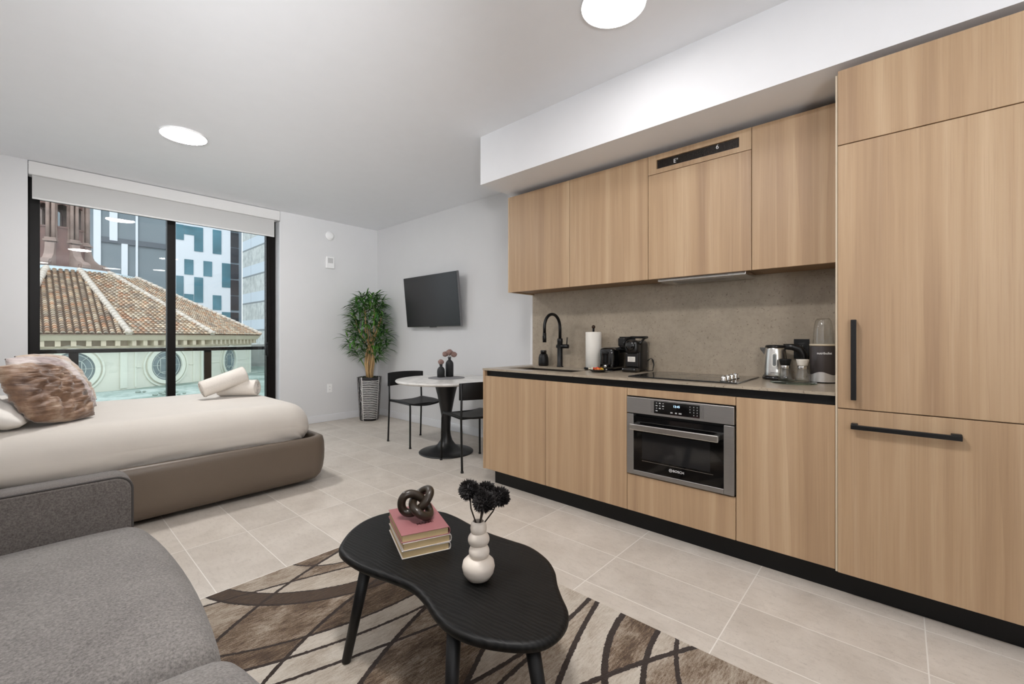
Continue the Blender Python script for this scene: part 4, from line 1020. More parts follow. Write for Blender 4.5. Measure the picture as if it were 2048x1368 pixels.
# bubble vase and black pompom flowers
vb = on_z(957, 1158, ZTB); VD = vb[0]*SN+vb[1]*CS
M['ceramic'] = simple('ivory_ceramic', (226, 216, 204), .5, var=.02)
vz = thing('bubble_vase', 'ivory bubble vase with stacked bulges on the coffee table', 'vase', (vb[0], vb[1], ZTB+.0005))
mb = MB(); z = ZTB+.0005; c = Vector((vb[0], vb[1], 0))
def tiltM(p, ax, ay): return Matrix.Translation(p) @ Matrix.Rotation(ax, 4, 'X') @ Matrix.Rotation(ay, 4, 'Y')
mb.lathe([(.022, 0), (.037, .006), (.049, .024), (.053, .042), (.050, .058), (.038, .070), (.022, .076), (0, .078)], c=(c.x, c.y, z), n=48, close=True)
mb.ball((0, 0, 0), .0335, .0335, .028, 4, M=tiltM((c.x+.001, c.y-.002, z+.090), .12, -.1))
mb.ball((0, 0, 0), .0355, .0345, .029, 4, M=tiltM((c.x+.002, c.y+.001, z+.128), -.38, .30))
mb.lathe([(.0, .0), (.018, .002), (.025, .012), (.0268, .024), (.024, .038), (.0185, .046), (.0165, .0455), (.0185, .042), (.02, .03)], c=(c.x, c.y, z+.142), n=40, close=False)
mb.build('body', M['ceramic'], vz)
M['petal'] = simple('black_petal', (26, 21, 20), .7, var=.2, vscale=40)
M['stem'] = simple('dark_stem', (58, 50, 42), .7, var=.1)
rim = Vector((c.x, c.y, z+.186))
fl0 = None
def pom_mb(r=.034, npet=230, seed=3):
    rr = random.Random(seed); mb = MB(); mb.ball((0, 0, 0), r*.62, sub=2)
    for i in range(npet):
        ph = math.acos(1-2*(i+.5)/npet); th = pi*(1+5**.5)*i
        d = Vector((sin(ph)*cos(th), sin(ph)*sin(th), cos(ph))); d = (d+Vector((rr.uniform(-.15, .15), rr.uniform(-.15, .15), rr.uniform(-.15, .15)))).normalized()
        a = d.orthogonal().normalized(); b = d.cross(a); L = r*rr.uniform(.86, 1.04); w = r*.10
        ps = [d*(r*.35)+a*w*.5, d*(r*.35)-a*w*.5, d*(L*.78)-a*w, d*(L*.78)+a*w, d*L, d*(L*.7)+b*w*.8]
        mb.add(ps, [[0, 1, 2, 5], [0, 5, 3], [2, 4, 5], [5, 4, 3]], False)
    return mb
heads = [(938.5, 980, VD-.005, .035, 'black pompom flower leaning furthest left in the bubble vase'), (972, 981, VD+.035, .033, 'black pompom flower at the back of the bubble vase'),
         (968, 1003, VD-.045, .037, 'black pompom flower at the front of the bubble vase'), (1000, 993, VD+.0, .034, 'black pompom flower leaning right in the bubble vase')]
for i, (px, py, D, r, lab) in enumerate(heads):
    hpos = AT(px, py, D); base = rim+Vector(((hpos.x-rim.x)*.12, (hpos.y-rim.y)*.12, -.018))
    f = thing('pompom_flower', lab, 'flower', tuple(base), 0, 'black pompom flowers in the bubble vase')
    pm = pom_mb(r*1.08, 420, i); pm.v = [tuple(Vector(p)+hpos) for p in pm.v]; pm.build('flower_head', M['petal'], f, recalc=False)
    mid = base.lerp(hpos, .5)+Vector((.004*(i-1.5), .003*(1.5-i), 0)); MB().tube([base, mid, hpos], .0024, 8).build('stem', M['stem'], f)

# dining set
tb = thing('dining_table', 'round marble dining table on a black trumpet pedestal', 'table', (2.805, 3.415, 0))
MB().lathe([(.0, .703), (.44, .703), (.485, .708), (.498, .718), (.5, .727), (.494, .734), (.48, .736), (0, .736)], c=(2.805, 3.415, 0), n=96, close=False).build('tabletop', M['marble'], tb)
MB().lathe([(.272, 0), (.273, .006), (.265, .012), (.2, .024), (.13, .045), (.09, .075), (.062, .115), (.047, .165), (.041, .22), (.043, .30), (.052, .38), (.070, .48), (.09, .58), (.108, .65), (.122, .70), (.12, .7025)], c=(2.805, 3.415, 0), n=64).build('pedestal', simple('black_pedestal', (20, 21, 22), .38, var=.1), tb)
pmx = on_z(893, 755.3, .738)
single('placemat', MB().lathe([(.185, 0), (.188, .0015), (.185, .003), (0, .003)], c=(*pmx, .7365), n=64), simple('grey_felt', (132, 132, 134), .9, var=.06, bump=.2, bscale=200), 'round grey placemat in the middle of the marble table', 'placemat', (*pmx, .7365))
M['stoneware'] = simple('black_stoneware', (30, 31, 33), .6, var=.12)
M['dried'] = simple('dried_hydrangea', (150, 122, 114), .8, var=.4, vscale=70)
def fluff(c, r, seed):
    rr = random.Random(seed); mb = MB(); mb.ball(c, r*.7, sub=2)
    for i in range(120):
        ph = math.acos(1-2*(i+.5)/120); th = pi*(1+5**.5)*i; d = Vector((sin(ph)*cos(th), sin(ph)*sin(th), cos(ph)*.9)); p = Vector(c)+d*r*rr.uniform(.8, 1.0)
        a = d.orthogonal().normalized(); b = d.cross(a); s = r*.26; mb.add([p+a*s, p+b*s, p-a*s, p-b*s, p+d*s*.4], [[0, 1, 4], [1, 2, 4], [2, 3, 4], [3, 0, 4]])
    return mb
vs_ = on_z(882, 754.2, .74); vl_ = on_z(899, 753, .74)
v1 = thing('small_vase', 'short black bottle vase on the grey placemat', 'vase', (*vs_, .740))
MB().lathe([(.036, 0), (.04, .004), (.041, .06), (.037, .085), (.024, .103), (.014, .110), (.013, .118), (.020, .130), (.017, .130), (.010, .118)], c=(*vs_, .740), n=32).build('body', M['stoneware'], v1)
v2 = thing('tall_vase', 'tall black bottle vase on the grey placemat', 'vase', (*vl_, .740))
MB().lathe([(.037, 0), (.041, .004), (.042, .12), (.039, .148), (.026, .168), (.015, .176), (.014, .19), (.021, .203), (.018, .203), (.011, .19)], c=(*vl_, .740), n=32).build('body', M['stoneware'], v2)
f1 = thing('dried_flower', 'small dusty pink dried bloom in the short black vase', 'flower', (vs_[0], vs_[1], .83), 0, 'dried blooms on the dining table')
fluff((vs_[0], vs_[1], .898), .031, 1).build('bloom', M['dried'], f1, recalc=False); MB().cyl((vs_[0], vs_[1], .862), (vs_[0], vs_[1], .895), .003, 8).build('stem', M['stem'], f1)
f2 = thing('dried_flower', 'cluster of dusty pink dried blooms in the tall black vase', 'flower', (vl_[0], vl_[1], .9), 0, 'dried blooms on the dining table')
for j, (dx, dy, dz, r) in enumerate(((0, 0, .255, .036), (-.03, .034, .237, .031), (.03, -.034, .234, .033))):
    p = (vl_[0]+dx, vl_[1]+dy, .74+dz); fluff(p, r, j+5).build('bloom', M['dried'], f2, recalc=False); MB().tube([(vl_[0], vl_[1], .932), (vl_[0]+dx*.3, vl_[1]+dy*.3, .955), p], .0025, 6).build('stem', M['stem'], f2)

def chair(label, loc, rz, group):
    t = thing('dining_chair', label, 'chair', loc, rz, group); r = .0095
    for sx in (-1, 1):
        fl = MB(); fl.tube([(sx*.205, .225, .008), (sx*.198, .215, .40), (sx*.193, .205, .438), (sx*.192, .185, .450), (sx*.195, -.205, .452)], r, 12); fl.lathe([(.013, 0), (.0125, .014), (.0095, .018)], c=(sx*.205, .226, 0), n=14)
        fl.build('front_leg', M['blackmetal'], t, False)
        rl_ = MB(); rl_.tube([(sx*.208, -.235, .008), (sx*.205, -.212, .45), (sx*.203, -.222, .76)], r, 12); rl_.lathe([(.013, 0), (.0125, .014), (.0095, .018)], c=(sx*.208, -.236, 0), n=14)
        rl_.build('rear_leg', M['blackmetal'], t, False)
    st = MB(); nx, ny = 14, 14; vs = []
    for sd in (0, 1):
        for i in range(nx+1):
            for j in range(ny+1):
                u = -1+2*i/nx; v = -1+2*j/ny; w = .205-.012*max(0, v)
                vs.append((u*w, -.205+.415*(j/ny)+.02*(1-u*u)*max(0, v), .472-.022*(1-u*u)-.012*max(0, v)**2-.012*sd))
    of = (nx+1)*(ny+1); fs = []
    for i in range(nx):
        for j in range(ny):
            a = i*(ny+1)+j; fs += [[a, a+ny+1, a+ny+2, a+1], [of+a, of+a+1, of+a+ny+2, of+a+ny+1]]
    for j in range(ny): fs += [[j, j+1, of+j+1, of+j], [nx*(ny+1)+j, of+nx*(ny+1)+j, of+nx*(ny+1)+j+1, nx*(ny+1)+j+1]]
    for i in range(nx): a = i*(ny+1); b = a+ny; fs += [[a, of+a, of+a+ny+1, a+ny+1], [b, b+ny+1, of+b+ny+1, of+b]]
    st.add(vs, fs, True); st.build('seat', M['black'], t, False)
    bk = MB(); nx = 16; vs = []
    for (dy, z0, z1) in ((0, .615, .768), (.013, .615, .768)):
        for i in range(nx+1):
            u = -1+2*i/nx
            for z in (z0+.012*(1-u*u)*0, z1): vs.append((u*.225, -.205-dy-.045*(1-u*u), z+(-.008*u*u if z > .7 else 0)))
    n2 = 2*(nx+1); fs = []
    for i in range(nx):
        a = 2*i; fs += [[a, a+2, a+3, a+1], [n2+a, n2+a+1, n2+a+3, n2+a+2], [a, n2+a, n2+a+2, a+2], [a+1, a+3, n2+a+3, n2+a+1]]
    fs += [[0, 1, n2+1, n2], [2*nx, n2+2*nx, n2+2*nx+1, 2*nx+1]]
    bk.add(vs, fs, True); o = bk.build('backrest', M['black'], t, False); md = o.modifiers.new('ease', 'BEVEL'); md.width = .004; md.segments = 2; md.limit_method = 'ANGLE'
    cb = MB(); cb.tube([(-.19, .18, .446), (.19, .18, .446)], .007, 8); cb.tube([(-.195, -.19, .448), (.195, -.19, .448)], .007, 8); cb.build('cross_bar', M['blackmetal'], t, False)
    return t
ca = chair('black metal dining chair on the plant side of the marble table', (2.842, 3.985, 0), radians(176), 'black dining chairs')
dup(ca, (2.715, 2.943, 0), radians(-16), 'black metal dining chair on the kitchen side of the marble table', 'black dining chairs')

# television
tv = thing('television', 'black flat screen television tilted on the right wall', 'television', (XR, 4.4, 1.6))
tl = math.atan2(.062, .632); ctr = Vector((3.372, 4.406, 1.614))
T = Matrix.Translation(ctr) @ Matrix.Rotation(-tl, 4, 'Y')
MB().box(-.012, .018, -.542, .542, -.325, .325, .004, 2, M=T).build('housing', M['blackplastic'], tv)
MB().box(-.0135, -.0122, -.532, .532, -.310, .317, M=T).build('screen', simple('screen_glass', (44, 44, 45), .25, var=.03, spec=.35), tv)
MB().box(-.0155, -.0125, -.09, .05, -.335, -.325, .001, M=T).build('sensor_bar', M['blackgloss'], tv)
MB().box(-.014, .019, -.5435, -.5422, -.326, .326, M=T).build('edge_trim', simple('grey_edge', (120, 120, 122), .3, .6, var=.05), tv)
MB().box(.019, .06, -.25, .25, -.15, .15, .01, M=T).build('rear_cover', M['blackplastic'], tv)
mb = MB(); mb.box(3.455, XR-.002, 4.25, 4.55, 1.5, 1.72, .004); mb.box(3.425, 3.456, 4.36, 4.44, 1.57, 1.65); mb.build('wall_mount', M['black'], tv)

# potted bamboo
pc = (3.165, 5.53)
def pot_mat():
    m, nt, b = newmat('striped_pot'); g = N(nt); p = g.obj(); sep = nt.nodes.new('ShaderNodeSeparateXYZ'); g.link(p, sep.inputs[0])
    va = math.atan2(-pc[1], -pc[0])
    ax = g.math('ADD', g.math('MULTIPLY', sep.outputs[0], cos(va+.12)), g.math('MULTIPLY', sep.outputs[1], sin(va+.12))); sx = g.math('ADD', g.math('MULTIPLY', sep.outputs[0], -sin(va+.12)), g.math('MULTIPLY', sep.outputs[1], cos(va+.12)))
    ang_ = g.math('ARCTAN2', sx, ax)
    w = g.noise(g.mapping(p, (1, 1, 1)), 22, 3); zz = g.math('MULTIPLY_ADD', w, .012, sep.outputs[2])
    st = g.math('GREATER_THAN', g.math('FRACT', g.math('DIVIDE', zz, .0245)), .56)
    front = g.math('LESS_THAN', g.math('ABSOLUTE', ang_), .80)
    zr = g.math('MULTIPLY', g.math('GREATER_THAN', sep.outputs[2], .022), g.math('LESS_THAN', sep.outputs[2], .565))
    bor = g.math('MULTIPLY', g.math('GREATER_THAN', g.math('ABSOLUTE', ang_), .80), g.math('LESS_THAN', g.math('ABSOLUTE', ang_), .90))
    vl = g.math('GREATER_THAN', g.math('FRACT', g.math('MULTIPLY_ADD', ang_, 3.6, w)), .86)
    f = g.math('MAXIMUM', g.math('MULTIPLY', front, g.math('MULTIPLY', st, zr)), g.math('MULTIPLY', g.math('SUBTRACT', 1.0, front), g.math('MAXIMUM', bor, vl)))
    g.link(g.mix(f, lin((34, 32, 34)), lin((214, 212, 210))), b.inputs['Base Color']); b.inputs['Roughness'].default_value = .6; return m
pp = thing('potted_bamboo', 'tall bamboo plant in a black and white striped pot in the corner', 'plant', (*pc, 0))
pt = MB(); ns = 40; vs = []; prof = [(.118, 0.001), (.128, .02), (.148, .35), (.162, .585), (.166, .60), (.156, .602), (.15, .56)]
for k in range(ns):
    a = 2*pi*k/ns; e = 1/(abs(cos(a-.6))**3+abs(sin(a-.6))**3)**(1/3)
    for r, z in prof: vs.append((r*e*.92*cos(a), r*e*.92*sin(a), z))
m_ = len(prof); fs = [[k*m_+q, ((k+1) % ns)*m_+q, ((k+1) % ns)*m_+q+1, k*m_+q+1] for k in range(ns) for q in range(m_-1)]+[[k*m_ for k in range(ns)][::-1]]
pt.add(vs, fs, True); pt.build('pot', pot_mat(), pp, False)
so = MB(); so.lathe([(.145, .565), (.10, .58), (0, .585)], n=32, close=False); rr = random.Random(4)
for i in range(60):
    a, q = rr.uniform(0, 2*pi), rr.uniform(0, .13); so.ball((q*cos(a), q*sin(a), .588), .014, sub=1)
so.build('moss', simple('dark_moss', (44, 48, 30), .95, var=.4, vscale=60), pp, False)
M['cane'] = simple('bamboo_cane', (186, 152, 104), .5, var=.22, vscale=9, stretch=(1, 1, .25))
def leaf_mat():
    m, nt, b = newmat('bamboo_leaf'); g = N(nt); a = nt.nodes.new('ShaderNodeVertexColor'); a.layer_name = 'tint'
    g.link(a.outputs[0], b.inputs['Base Color']); b.inputs['Roughness'].default_value = .45; b.inputs['Subsurface Weight'].default_value = 0.0; return m
lf = MB(); tops = []
for i, (a, q, h, ln_) in enumerate(((.3, .03, .98, .10), (1.4, .045, 1.02, .16), (2.6, .04, .88, .2), (3.7, .03, .92, .13), (4.8, .05, .80, .2), (5.7, .045, .95, .16), (.9, .01, .7, .08))):
    base = Vector((q*cos(a), q*sin(a), .57)); top = base+Vector((ln_*cos(a)*.8, ln_*sin(a)*.8, h)); q0 = Vector((q*cos(a), q*sin(a), 1.0))
    pts = [(base.lerp(q0, k/4) if k < 4 else q0.lerp(top, (k-4)/4))+Vector((.012*sin(k*1.3+i), .012*cos(k*1.7+i), 0)) for k in range(9)]
    cn = MB(); cn.tube(pts, [.0165-.0014*k for k in range(9)], 10)
    for k in range(1, 8): cn.lathe([(.0172-.0014*k, -.004), (.0188-.0014*k, 0), (.0172-.0014*k, .004)], c=tuple(pts[k]), n=10, close=False)
    cn.build('cane', M['cane'], pp, False); tops.append(pts)
rr = random.Random(11)
def leaf(o, d, L, w, col):
    d = d.normalized(); s = d.cross(Vector((0, 0, 1)));
    if s.length < .1: s = Vector((1, 0, 0))
    s.normalize(); n_ = s.cross(d); dr = .28*L
    c = [o, o+d*L*.3+s*w, o+d*L*.3-n_*w*.35, o+d*L*.3-s*w, o+d*L*.68+s*w*.8-Vector((0, 0, dr*.3)), o+d*L*.68-n_*w*.3-Vector((0, 0, dr*.3)), o+d*L*.68-s*w*.8-Vector((0, 0, dr*.3)), o+d*L-Vector((0, 0, dr))]
    lf.add(c, [[0, 2, 1], [0, 3, 2], [1, 2, 5, 4], [2, 3, 6, 5], [4, 5, 7], [5, 6, 7]], True, col=col)
greens = [(62, 112, 44), (84, 140, 56), (46, 88, 38), (112, 164, 68), (36, 66, 32), (74, 126, 50)]
for i in range(150):
    z = .86+.88*((i+.5)/150)**.9; a = i*2.39996; t = (z-.86)/.88
    R = .10+.21*sin(pi*min(1, max(0, t))**.8)**.7*(1 if t < .8 else 1.0); R *= rr.uniform(.35, 1.0)
    o = Vector((R*cos(a), R*sin(a), z)); 
    if o.x+pc[0] > XR-.13: o.x = XR-.13-pc[0]-rr.uniform(0, .05)
    if o.y+pc[1] > YW-.13: o.y = YW-.13-pc[1]-rr.uniform(0, .05)
    k = rr.randint(6, 9)
    for j in range(k):
        d = Vector((cos(a+rr.uniform(-1.5, 1.5)), sin(a+rr.uniform(-1.5, 1.5)), rr.uniform(-.25, 1.0))); L = rr.uniform(.13, .22)
        tip = o+d.normalized()*L
        if tip.x+pc[0] > XR-.01 or tip.y+pc[1] > YW-.01: continue
        g_ = lin(rr.choice(greens)); q = rr.uniform(.8, 1.25); leaf(o, d, L, rr.uniform(.0085, .0145), tuple(v*q for v in g_))
    cx = min(tops, key=lambda P: min((p-o).length for p in P)); near = min(cx, key=lambda p: (p-o).length)
    lf.tube([near, o], .0016, 4, col=None) if False else lf.add([near, near+Vector((.003, 0, 0)), o+Vector((.002, 0, 0)), o], [[0, 1, 2, 3]], col=lin((96, 92, 52)))
lf.build('foliage', leaf_mat(), pp, False, recalc=False)
# ------------------------------------------------------------------ things on the counter
ZQ = ZT1+.0006
def T3(x, y, z=ZQ): return (x, y, z)
# soap dispenser
p = (2.95, 2.287)
sp = thing('soap_dispenser', 'small black soap bottle beside the faucet', 'soap dispenser', T3(*p))
MB().lathe([(.036, 0), (.0425, .004), (.044, .03), (.042, .07), (.034, .098), (.024, .106)], c=T3(*p), n=32).build('bottle', M['black'], sp)
MB().lathe([(.026, .1065), (.026, .130), (.024, .133), (0, .133)], c=T3(*p), n=28).build('cap', M['blackplastic'], sp)
# faucet
fx_, fy_ = 2.94, 2.106
fa = thing('faucet', 'matt black gooseneck kitchen faucet behind the sink', 'faucet', T3(fx_, fy_))
mb = MB(); mb.lathe([(.028, 0), (.028, .006), (.0225, .009), (.0225, .205), (.0235, .207), (.0235, .232), (.018, .236)], c=T3(fx_, fy_), n=28); mb.build('body', M['blackmetal'], fa)
pts = [(fx_, fy_, ZQ+.236), (fx_, fy_, 1.238)]+[(fx_-.105+.105*cos(a), fy_, 1.238+.105*sin(a)) for a in [pi*k/20 for k in range(1, 21)]]+[(fx_-.21, fy_, 1.19)]
MB().tube(pts, .0125, 16).build('spout', M['blackmetal'], fa)
mb = MB(); mb.tube([(fx_-.21, fy_, 1.19), (fx_-.21, fy_, 1.115)], [.0145, .0155], 16); mb.box(fx_-.231, fx_-.223, fy_-.006, fy_+.006, 1.13, 1.17, .003); mb.build('spray_head', M['blackmetal'], fa)
mb = MB(); mb.tube([(fx_, fy_+.028, ZQ+.17), (fx_, fy_-.082, ZQ+.17)], .0165, 18); mb.tube([(fx_, fy_-.068, ZQ+.18), (fx_, fy_-.072, ZQ+.245)], .0045, 10); mb.build('lever', M['blackmetal'], fa)
# paper towel
p = (2.91, 1.767)
ph = thing('paper_towel_holder', 'black upright paper towel holder with round finial', 'holder', T3(*p))
MB().lathe([(.074, 0), (.075, .008), (.07, .012), (0, .012)], c=T3(*p), n=40).build('base', M['black'], ph)
mb = MB(); mb.cyl((*p, ZQ+.012), (*p, ZQ+.318), .008, 14); mb.build('rod', M['black'], ph)
MB().ball((*p, ZQ+.325), .0145, sub=3).build('finial', simple('bronze_finial', (74, 58, 48), .25, .7, var=.1), ph)
single('paper_towel_roll', MB().lathe([(.0195, 0), (.058, 0), (.0605, .002), (.061, .27), (.0585, .2735), (.0195, .2735), (.0195, 0)], c=T3(*p, ZQ+.0125), n=48, close=False), simple('paper_white', (236, 232, 224), .9, var=.02, bump=.15, bscale=140), 'white paper towel roll on the black holder', 'paper towel', T3(*p, ZQ+.0125))
# toaster
to = thing('toaster', 'glossy black toaster beside the paper towel roll', 'toaster', T3(2.89, 1.592))
MB().soft(2.79, 3.0, 1.533, 1.652, ZQ+.008, ZQ+.170, .028, 8).build('body', M['blackgloss'], to)
MB().box(2.80, 2.99, 1.543, 1.642, ZQ, ZQ+.0085, .003).build('base', M['black'], to)
mb = MB(); mb.box(2.82, 2.97, 1.562, 1.576, ZQ+.1695, ZQ+.1712); mb.box(2.82, 2.97, 1.609, 1.623, ZQ+.1695, ZQ+.1712); mb.build('slots', M['steel'], to)
MB().box(2.7865, 2.7895, 1.583, 1.602, ZQ+.06, ZQ+.145, .001).build('lever_track', M['toe'], to)
MB().box(2.772, 2.789, 1.574, 1.611, ZQ+.125, ZQ+.140, .004).build('lever', M['blackplastic'], to)
MB().lathe([(.013, 0), (.012, .012), (0, .013)], n=20, M=Matrix.Translation((2.7895, 1.592, ZQ+.035)) @ Matrix.Rotation(-pi/2, 4, 'Y')).build('dial', M['chrome'], to)
# coffee machine
cm = thing('coffee_machine', 'black capsule coffee machine with a white sticker', 'coffee machine', T3(2.9, 1.415))
MB().soft(2.865, 3.0, 1.357, 1.473, ZQ+.004, ZQ+.222, .03, 8).build('body', M['blackplastic'], cm)
mb = MB(); mb.soft(2.822, 2.90, 1.362, 1.468, ZQ+.128, ZQ+.225, .03, 8); mb.build('brew_head', M['blackplastic'], cm)
MB().lathe([(.034, 0), (.032, .008), (.02, .012), (0, .012)], n=28, M=Matrix.Translation((2.8225, 1.415, ZQ+.185)) @ Matrix.Rotation(-pi/2, 4, 'Y')).build('spout_cover', M['blackgloss'], cm)
mb = MB(); mb.box(2.842, 2.868, 1.366, 1.464, ZQ+.035, ZQ+.135, .006); mb.build('front_panel', M['blackplastic'], cm)
MB().box(2.8408, 2.8418, 1.388, 1.445, ZQ+.072, ZQ+.108).build('sticker', simple('sticker_paper', (222, 218, 210), .7, var=.02), cm)
mk = MB()
for k, w in enumerate((.020, .040, .036, .042, .028)): mk.box(2.8403, 2.8406, 1.436-w, 1.436, ZQ+.102-k*.006-.0012, ZQ+.102-k*.006)
mk.build('sticker_print', simple('grey_print', (120, 118, 116), .7), cm)
mb = MB(); mb.soft(2.785, 2.87, 1.360, 1.470, ZQ, ZQ+.034, .016, 6); mb.build('drip_tray', M['blackgloss'], cm)
mb = MB(); mb.tube([(2.84, 1.352, ZQ+.20), (2.90, 1.350, ZQ+.236), (2.96, 1.352, ZQ+.245), (2.96, 1.478, ZQ+.245), (2.90, 1.480, ZQ+.236), (2.84, 1.478, ZQ+.20)], .008, 10); mb.build('lever', M['black'], cm)
MB().soft(3.0, 3.014, 1.365, 1.465, ZQ+.01, ZQ+.17, .006, 5).build('water_tank', M['clear'], cm)
cd = MB(); cd.tube([(2.96, 1.352, ZQ+.075), (2.985, 1.335, ZQ+.095), (2.985, 1.318, ZQ+.08), (2.97, 1.308, ZQ+.05), (2.96, 1.310, ZQ+.024)], .0032, 8); cd.tube([(2.985, 1.33, ZQ+.09), (2.975, 1.312, ZQ+.05), (2.975, 1.318, ZQ+.006), (2.94, 1.34, ZQ+.0045), (2.92, 1.355, ZQ+.02)], .0032, 8)
cd.build('power_cord', M['black'], cm)
# outlets on the backsplash
def plate(label, y0, y1, z0, z1):
    o = thing('backsplash_outlet', label, 'outlet', (3.016, (y0+y1)/2, (z0+z1)/2), 0, 'black outlets on the backsplash'); MB().box(3.009, 3.0155, y0, y1, z0, z1, .002).build('cover_plate', M['black'], o)
    n_ = 2 if y1-y0 > .1 else 1
    for k in range(n_):
        yc = y0+(y1-y0)*(k+.5)/n_; q = MB().box(3.0065, 3.0088, yc-.017, yc+.017, (z0+z1)/2-.035, (z0+z1)/2+.035, .001).build('socket', M['blackplastic'], o)
        s = MB()
        for dz in (-.017, .017): s.box(3.0058, 3.0064, yc-.007, yc-.005, (z0+z1)/2+dz-.004, (z0+z1)/2+dz+.005); s.box(3.0058, 3.0064, yc+.005, yc+.007, (z0+z1)/2+dz-.004, (z0+z1)/2+dz+.005)
        s.build('slot', simple('slot_grey', (120, 118, 114), .5), q)
    return o
plate('black double outlet behind the coffee machine', 1.472, 1.600, 1.045, 1.160); plate('black outlet between the kettle and the blender', .392, .468, 1.030, 1.146)
pg = thing('plug_adapter', 'black plug adapter in the outlet behind the coffee machine', 'plug', (3.0, 1.555, 1.07)); MB().box(2.965, 3.0055, 1.535, 1.588, 1.090, 1.150, .006).build('housing', M['blackplastic'], pg)
# candy dish
p = (2.672, 1.585)
ds = single('candy_dish', MB().lathe([(.035, 0), (.045, .002), (.068, .019), (.0665, .0205), (.044, .006), (0, .005)], c=T3(*p), n=40, close=False), M['blackgloss'], 'small black dish of wrapped sweets on the counter', 'dish', T3(*p))
cols = [((190, 58, 34), 'red wrapped sweet'), ((214, 110, 40), 'orange wrapped sweet'), ((216, 176, 60), 'yellow wrapped sweet'), ((206, 198, 176), 'white wrapped sweet'), ((150, 40, 26), 'dark red wrapped sweet')]
for i, ((rgb, nm), (dx, dy)) in enumerate(zip(cols, ((-.012, .0), (-.026, -.020), (.0, -.028), (-.004, .042), (.022, .016)))):
    mb = MB(); mb.ball((0, 0, .0), .0135, .0185, .0125, 3)
    for s in (-1, 1): mb.lathe([(.003, .017), (.011, .028), (.010, .029), (.002, .019)], n=10, M=Matrix.Rotation(-s*pi/2, 4, 'X'), close=False)
    mb.v = [tuple(Matrix.Translation((p[0]+dx, p[1]+dy, ZQ+.0205+(.004 if i == 0 else 0))) @ Matrix.Rotation(i*1.1, 4, 'Z') @ Vector(v)) for v in mb.v]
    single('wrapped_sweet', mb, simple('foil_'+str(i), rgb, .25, .0, var=.15, vscale=40, coat=.4), nm+' in the small black dish', 'sweet', (p[0]+dx, p[1]+dy, ZQ+.008), 'wrapped sweets in the black dish')
# kettle
k0 = (2.915, .545)
kt = thing('kettle', 'brushed steel electric kettle with a black handle', 'kettle', T3(*k0))
MB().lathe([(.066, 0), (.067, .012), (.064, .02), (0, .02)], c=T3(*k0), n=40).build('power_base', M['blackgloss'], kt)
MB().lathe([(.0625, .0205), (.0635, .026), (.063, .05), (.058, .12), (.0525, .176), (.0515, .186), (0, .186)], c=T3(*k0), n=48).build('body', M['steel2'], kt)
MB().lathe([(.0518, .1863), (.0515, .194), (.046, .200), (0, .202)], c=T3(*k0), n=40).build('lid', M['blackplastic'], kt)
mb = MB(); d = Vector((-.05, 1, 0)).normalized(); s = Vector((d.y, -d.x, 0)); b = Vector(T3(*k0))
mb.add([b+d*.048+s*.02+Vector((0, 0, .186)), b+d*.048-s*.02+Vector((0, 0, .186)), b+d*.080+Vector((0, 0, .185)), b+d*.054+Vector((0, 0, .140)), b+d*.077+s*.003+Vector((0, 0, .172))], [[0, 1, 2], [1, 3, 2], [0, 2, 4], [0, 4, 3], [4, 2, 3]]); mb.build('spout', M['steel2'], kt)
hd = Vector((.12, -1, 0)).normalized()
mb = MB(); mb.tube([b+hd*.040+Vector((0, 0, .192)), b+hd*.085+Vector((0, 0, .190)), b+hd*.120+Vector((0, 0, .176)), b+hd*.138+Vector((0, 0, .145)), b+hd*.140+Vector((0, 0, .105)), b+hd*.128+Vector((0, 0, .07))], [.012, .014, .015, .014, .012, .010], 14, flat=1.35); mb.build('handle', M['blackplastic'], kt)
vd = Vector((-k0[0], -k0[1]+.22, 0)).normalized(); sd_ = Vector((-vd.y, vd.x, 0)); gz = .115
T = Matrix(((sd_.x, 0, vd.x, b.x+vd.x*.0612), (sd_.y, 0, vd.y, b.y+vd.y*.0612), (0, 1, 0, b.z+gz), (0, 0, 0, 1))) @ Matrix.Rotation(radians(-5), 4, 'X')
mb = MB(); mb.prism(rrect(-.0135, .0135, -.042, .042, .0134, 6), -.004, .0025, M=T); gz_ = mb.build('gauge_frame', simple('gauge_rim', (222, 220, 214), .3, .3), kt)
mb = MB(); mb.prism(rrect(-.0085, .0085, -.034, .034, .0084, 6), .0026, .0032, M=T); mb.build('water_window', simple('gauge_window', (120, 124, 124), .15, var=.15, vscale=60), gz_)
mb = MB()
for k in range(6): mb.add([T @ Vector(v) for v in ((-.004, -.02+k*.008, .0034), (.004, -.02+k*.008, .0034), (.004, -.0185+k*.008, .0034), (-.004, -.0185+k*.008, .0034))], [[0, 1, 2, 3]])
mb.build('gauge_marks', M['black'], gz_)
T = Matrix(((sd_.x, 0, vd.x, b.x+vd.x*.0637), (sd_.y, 0, vd.y, b.y+vd.y*.0637), (0, 1, 0, b.z+.042), (0, 0, 0, 1)))
text_mb('Hamilton Beach', .0062, T).build('body_lettering', simple('etched_print', (52, 50, 48), .5), kt)
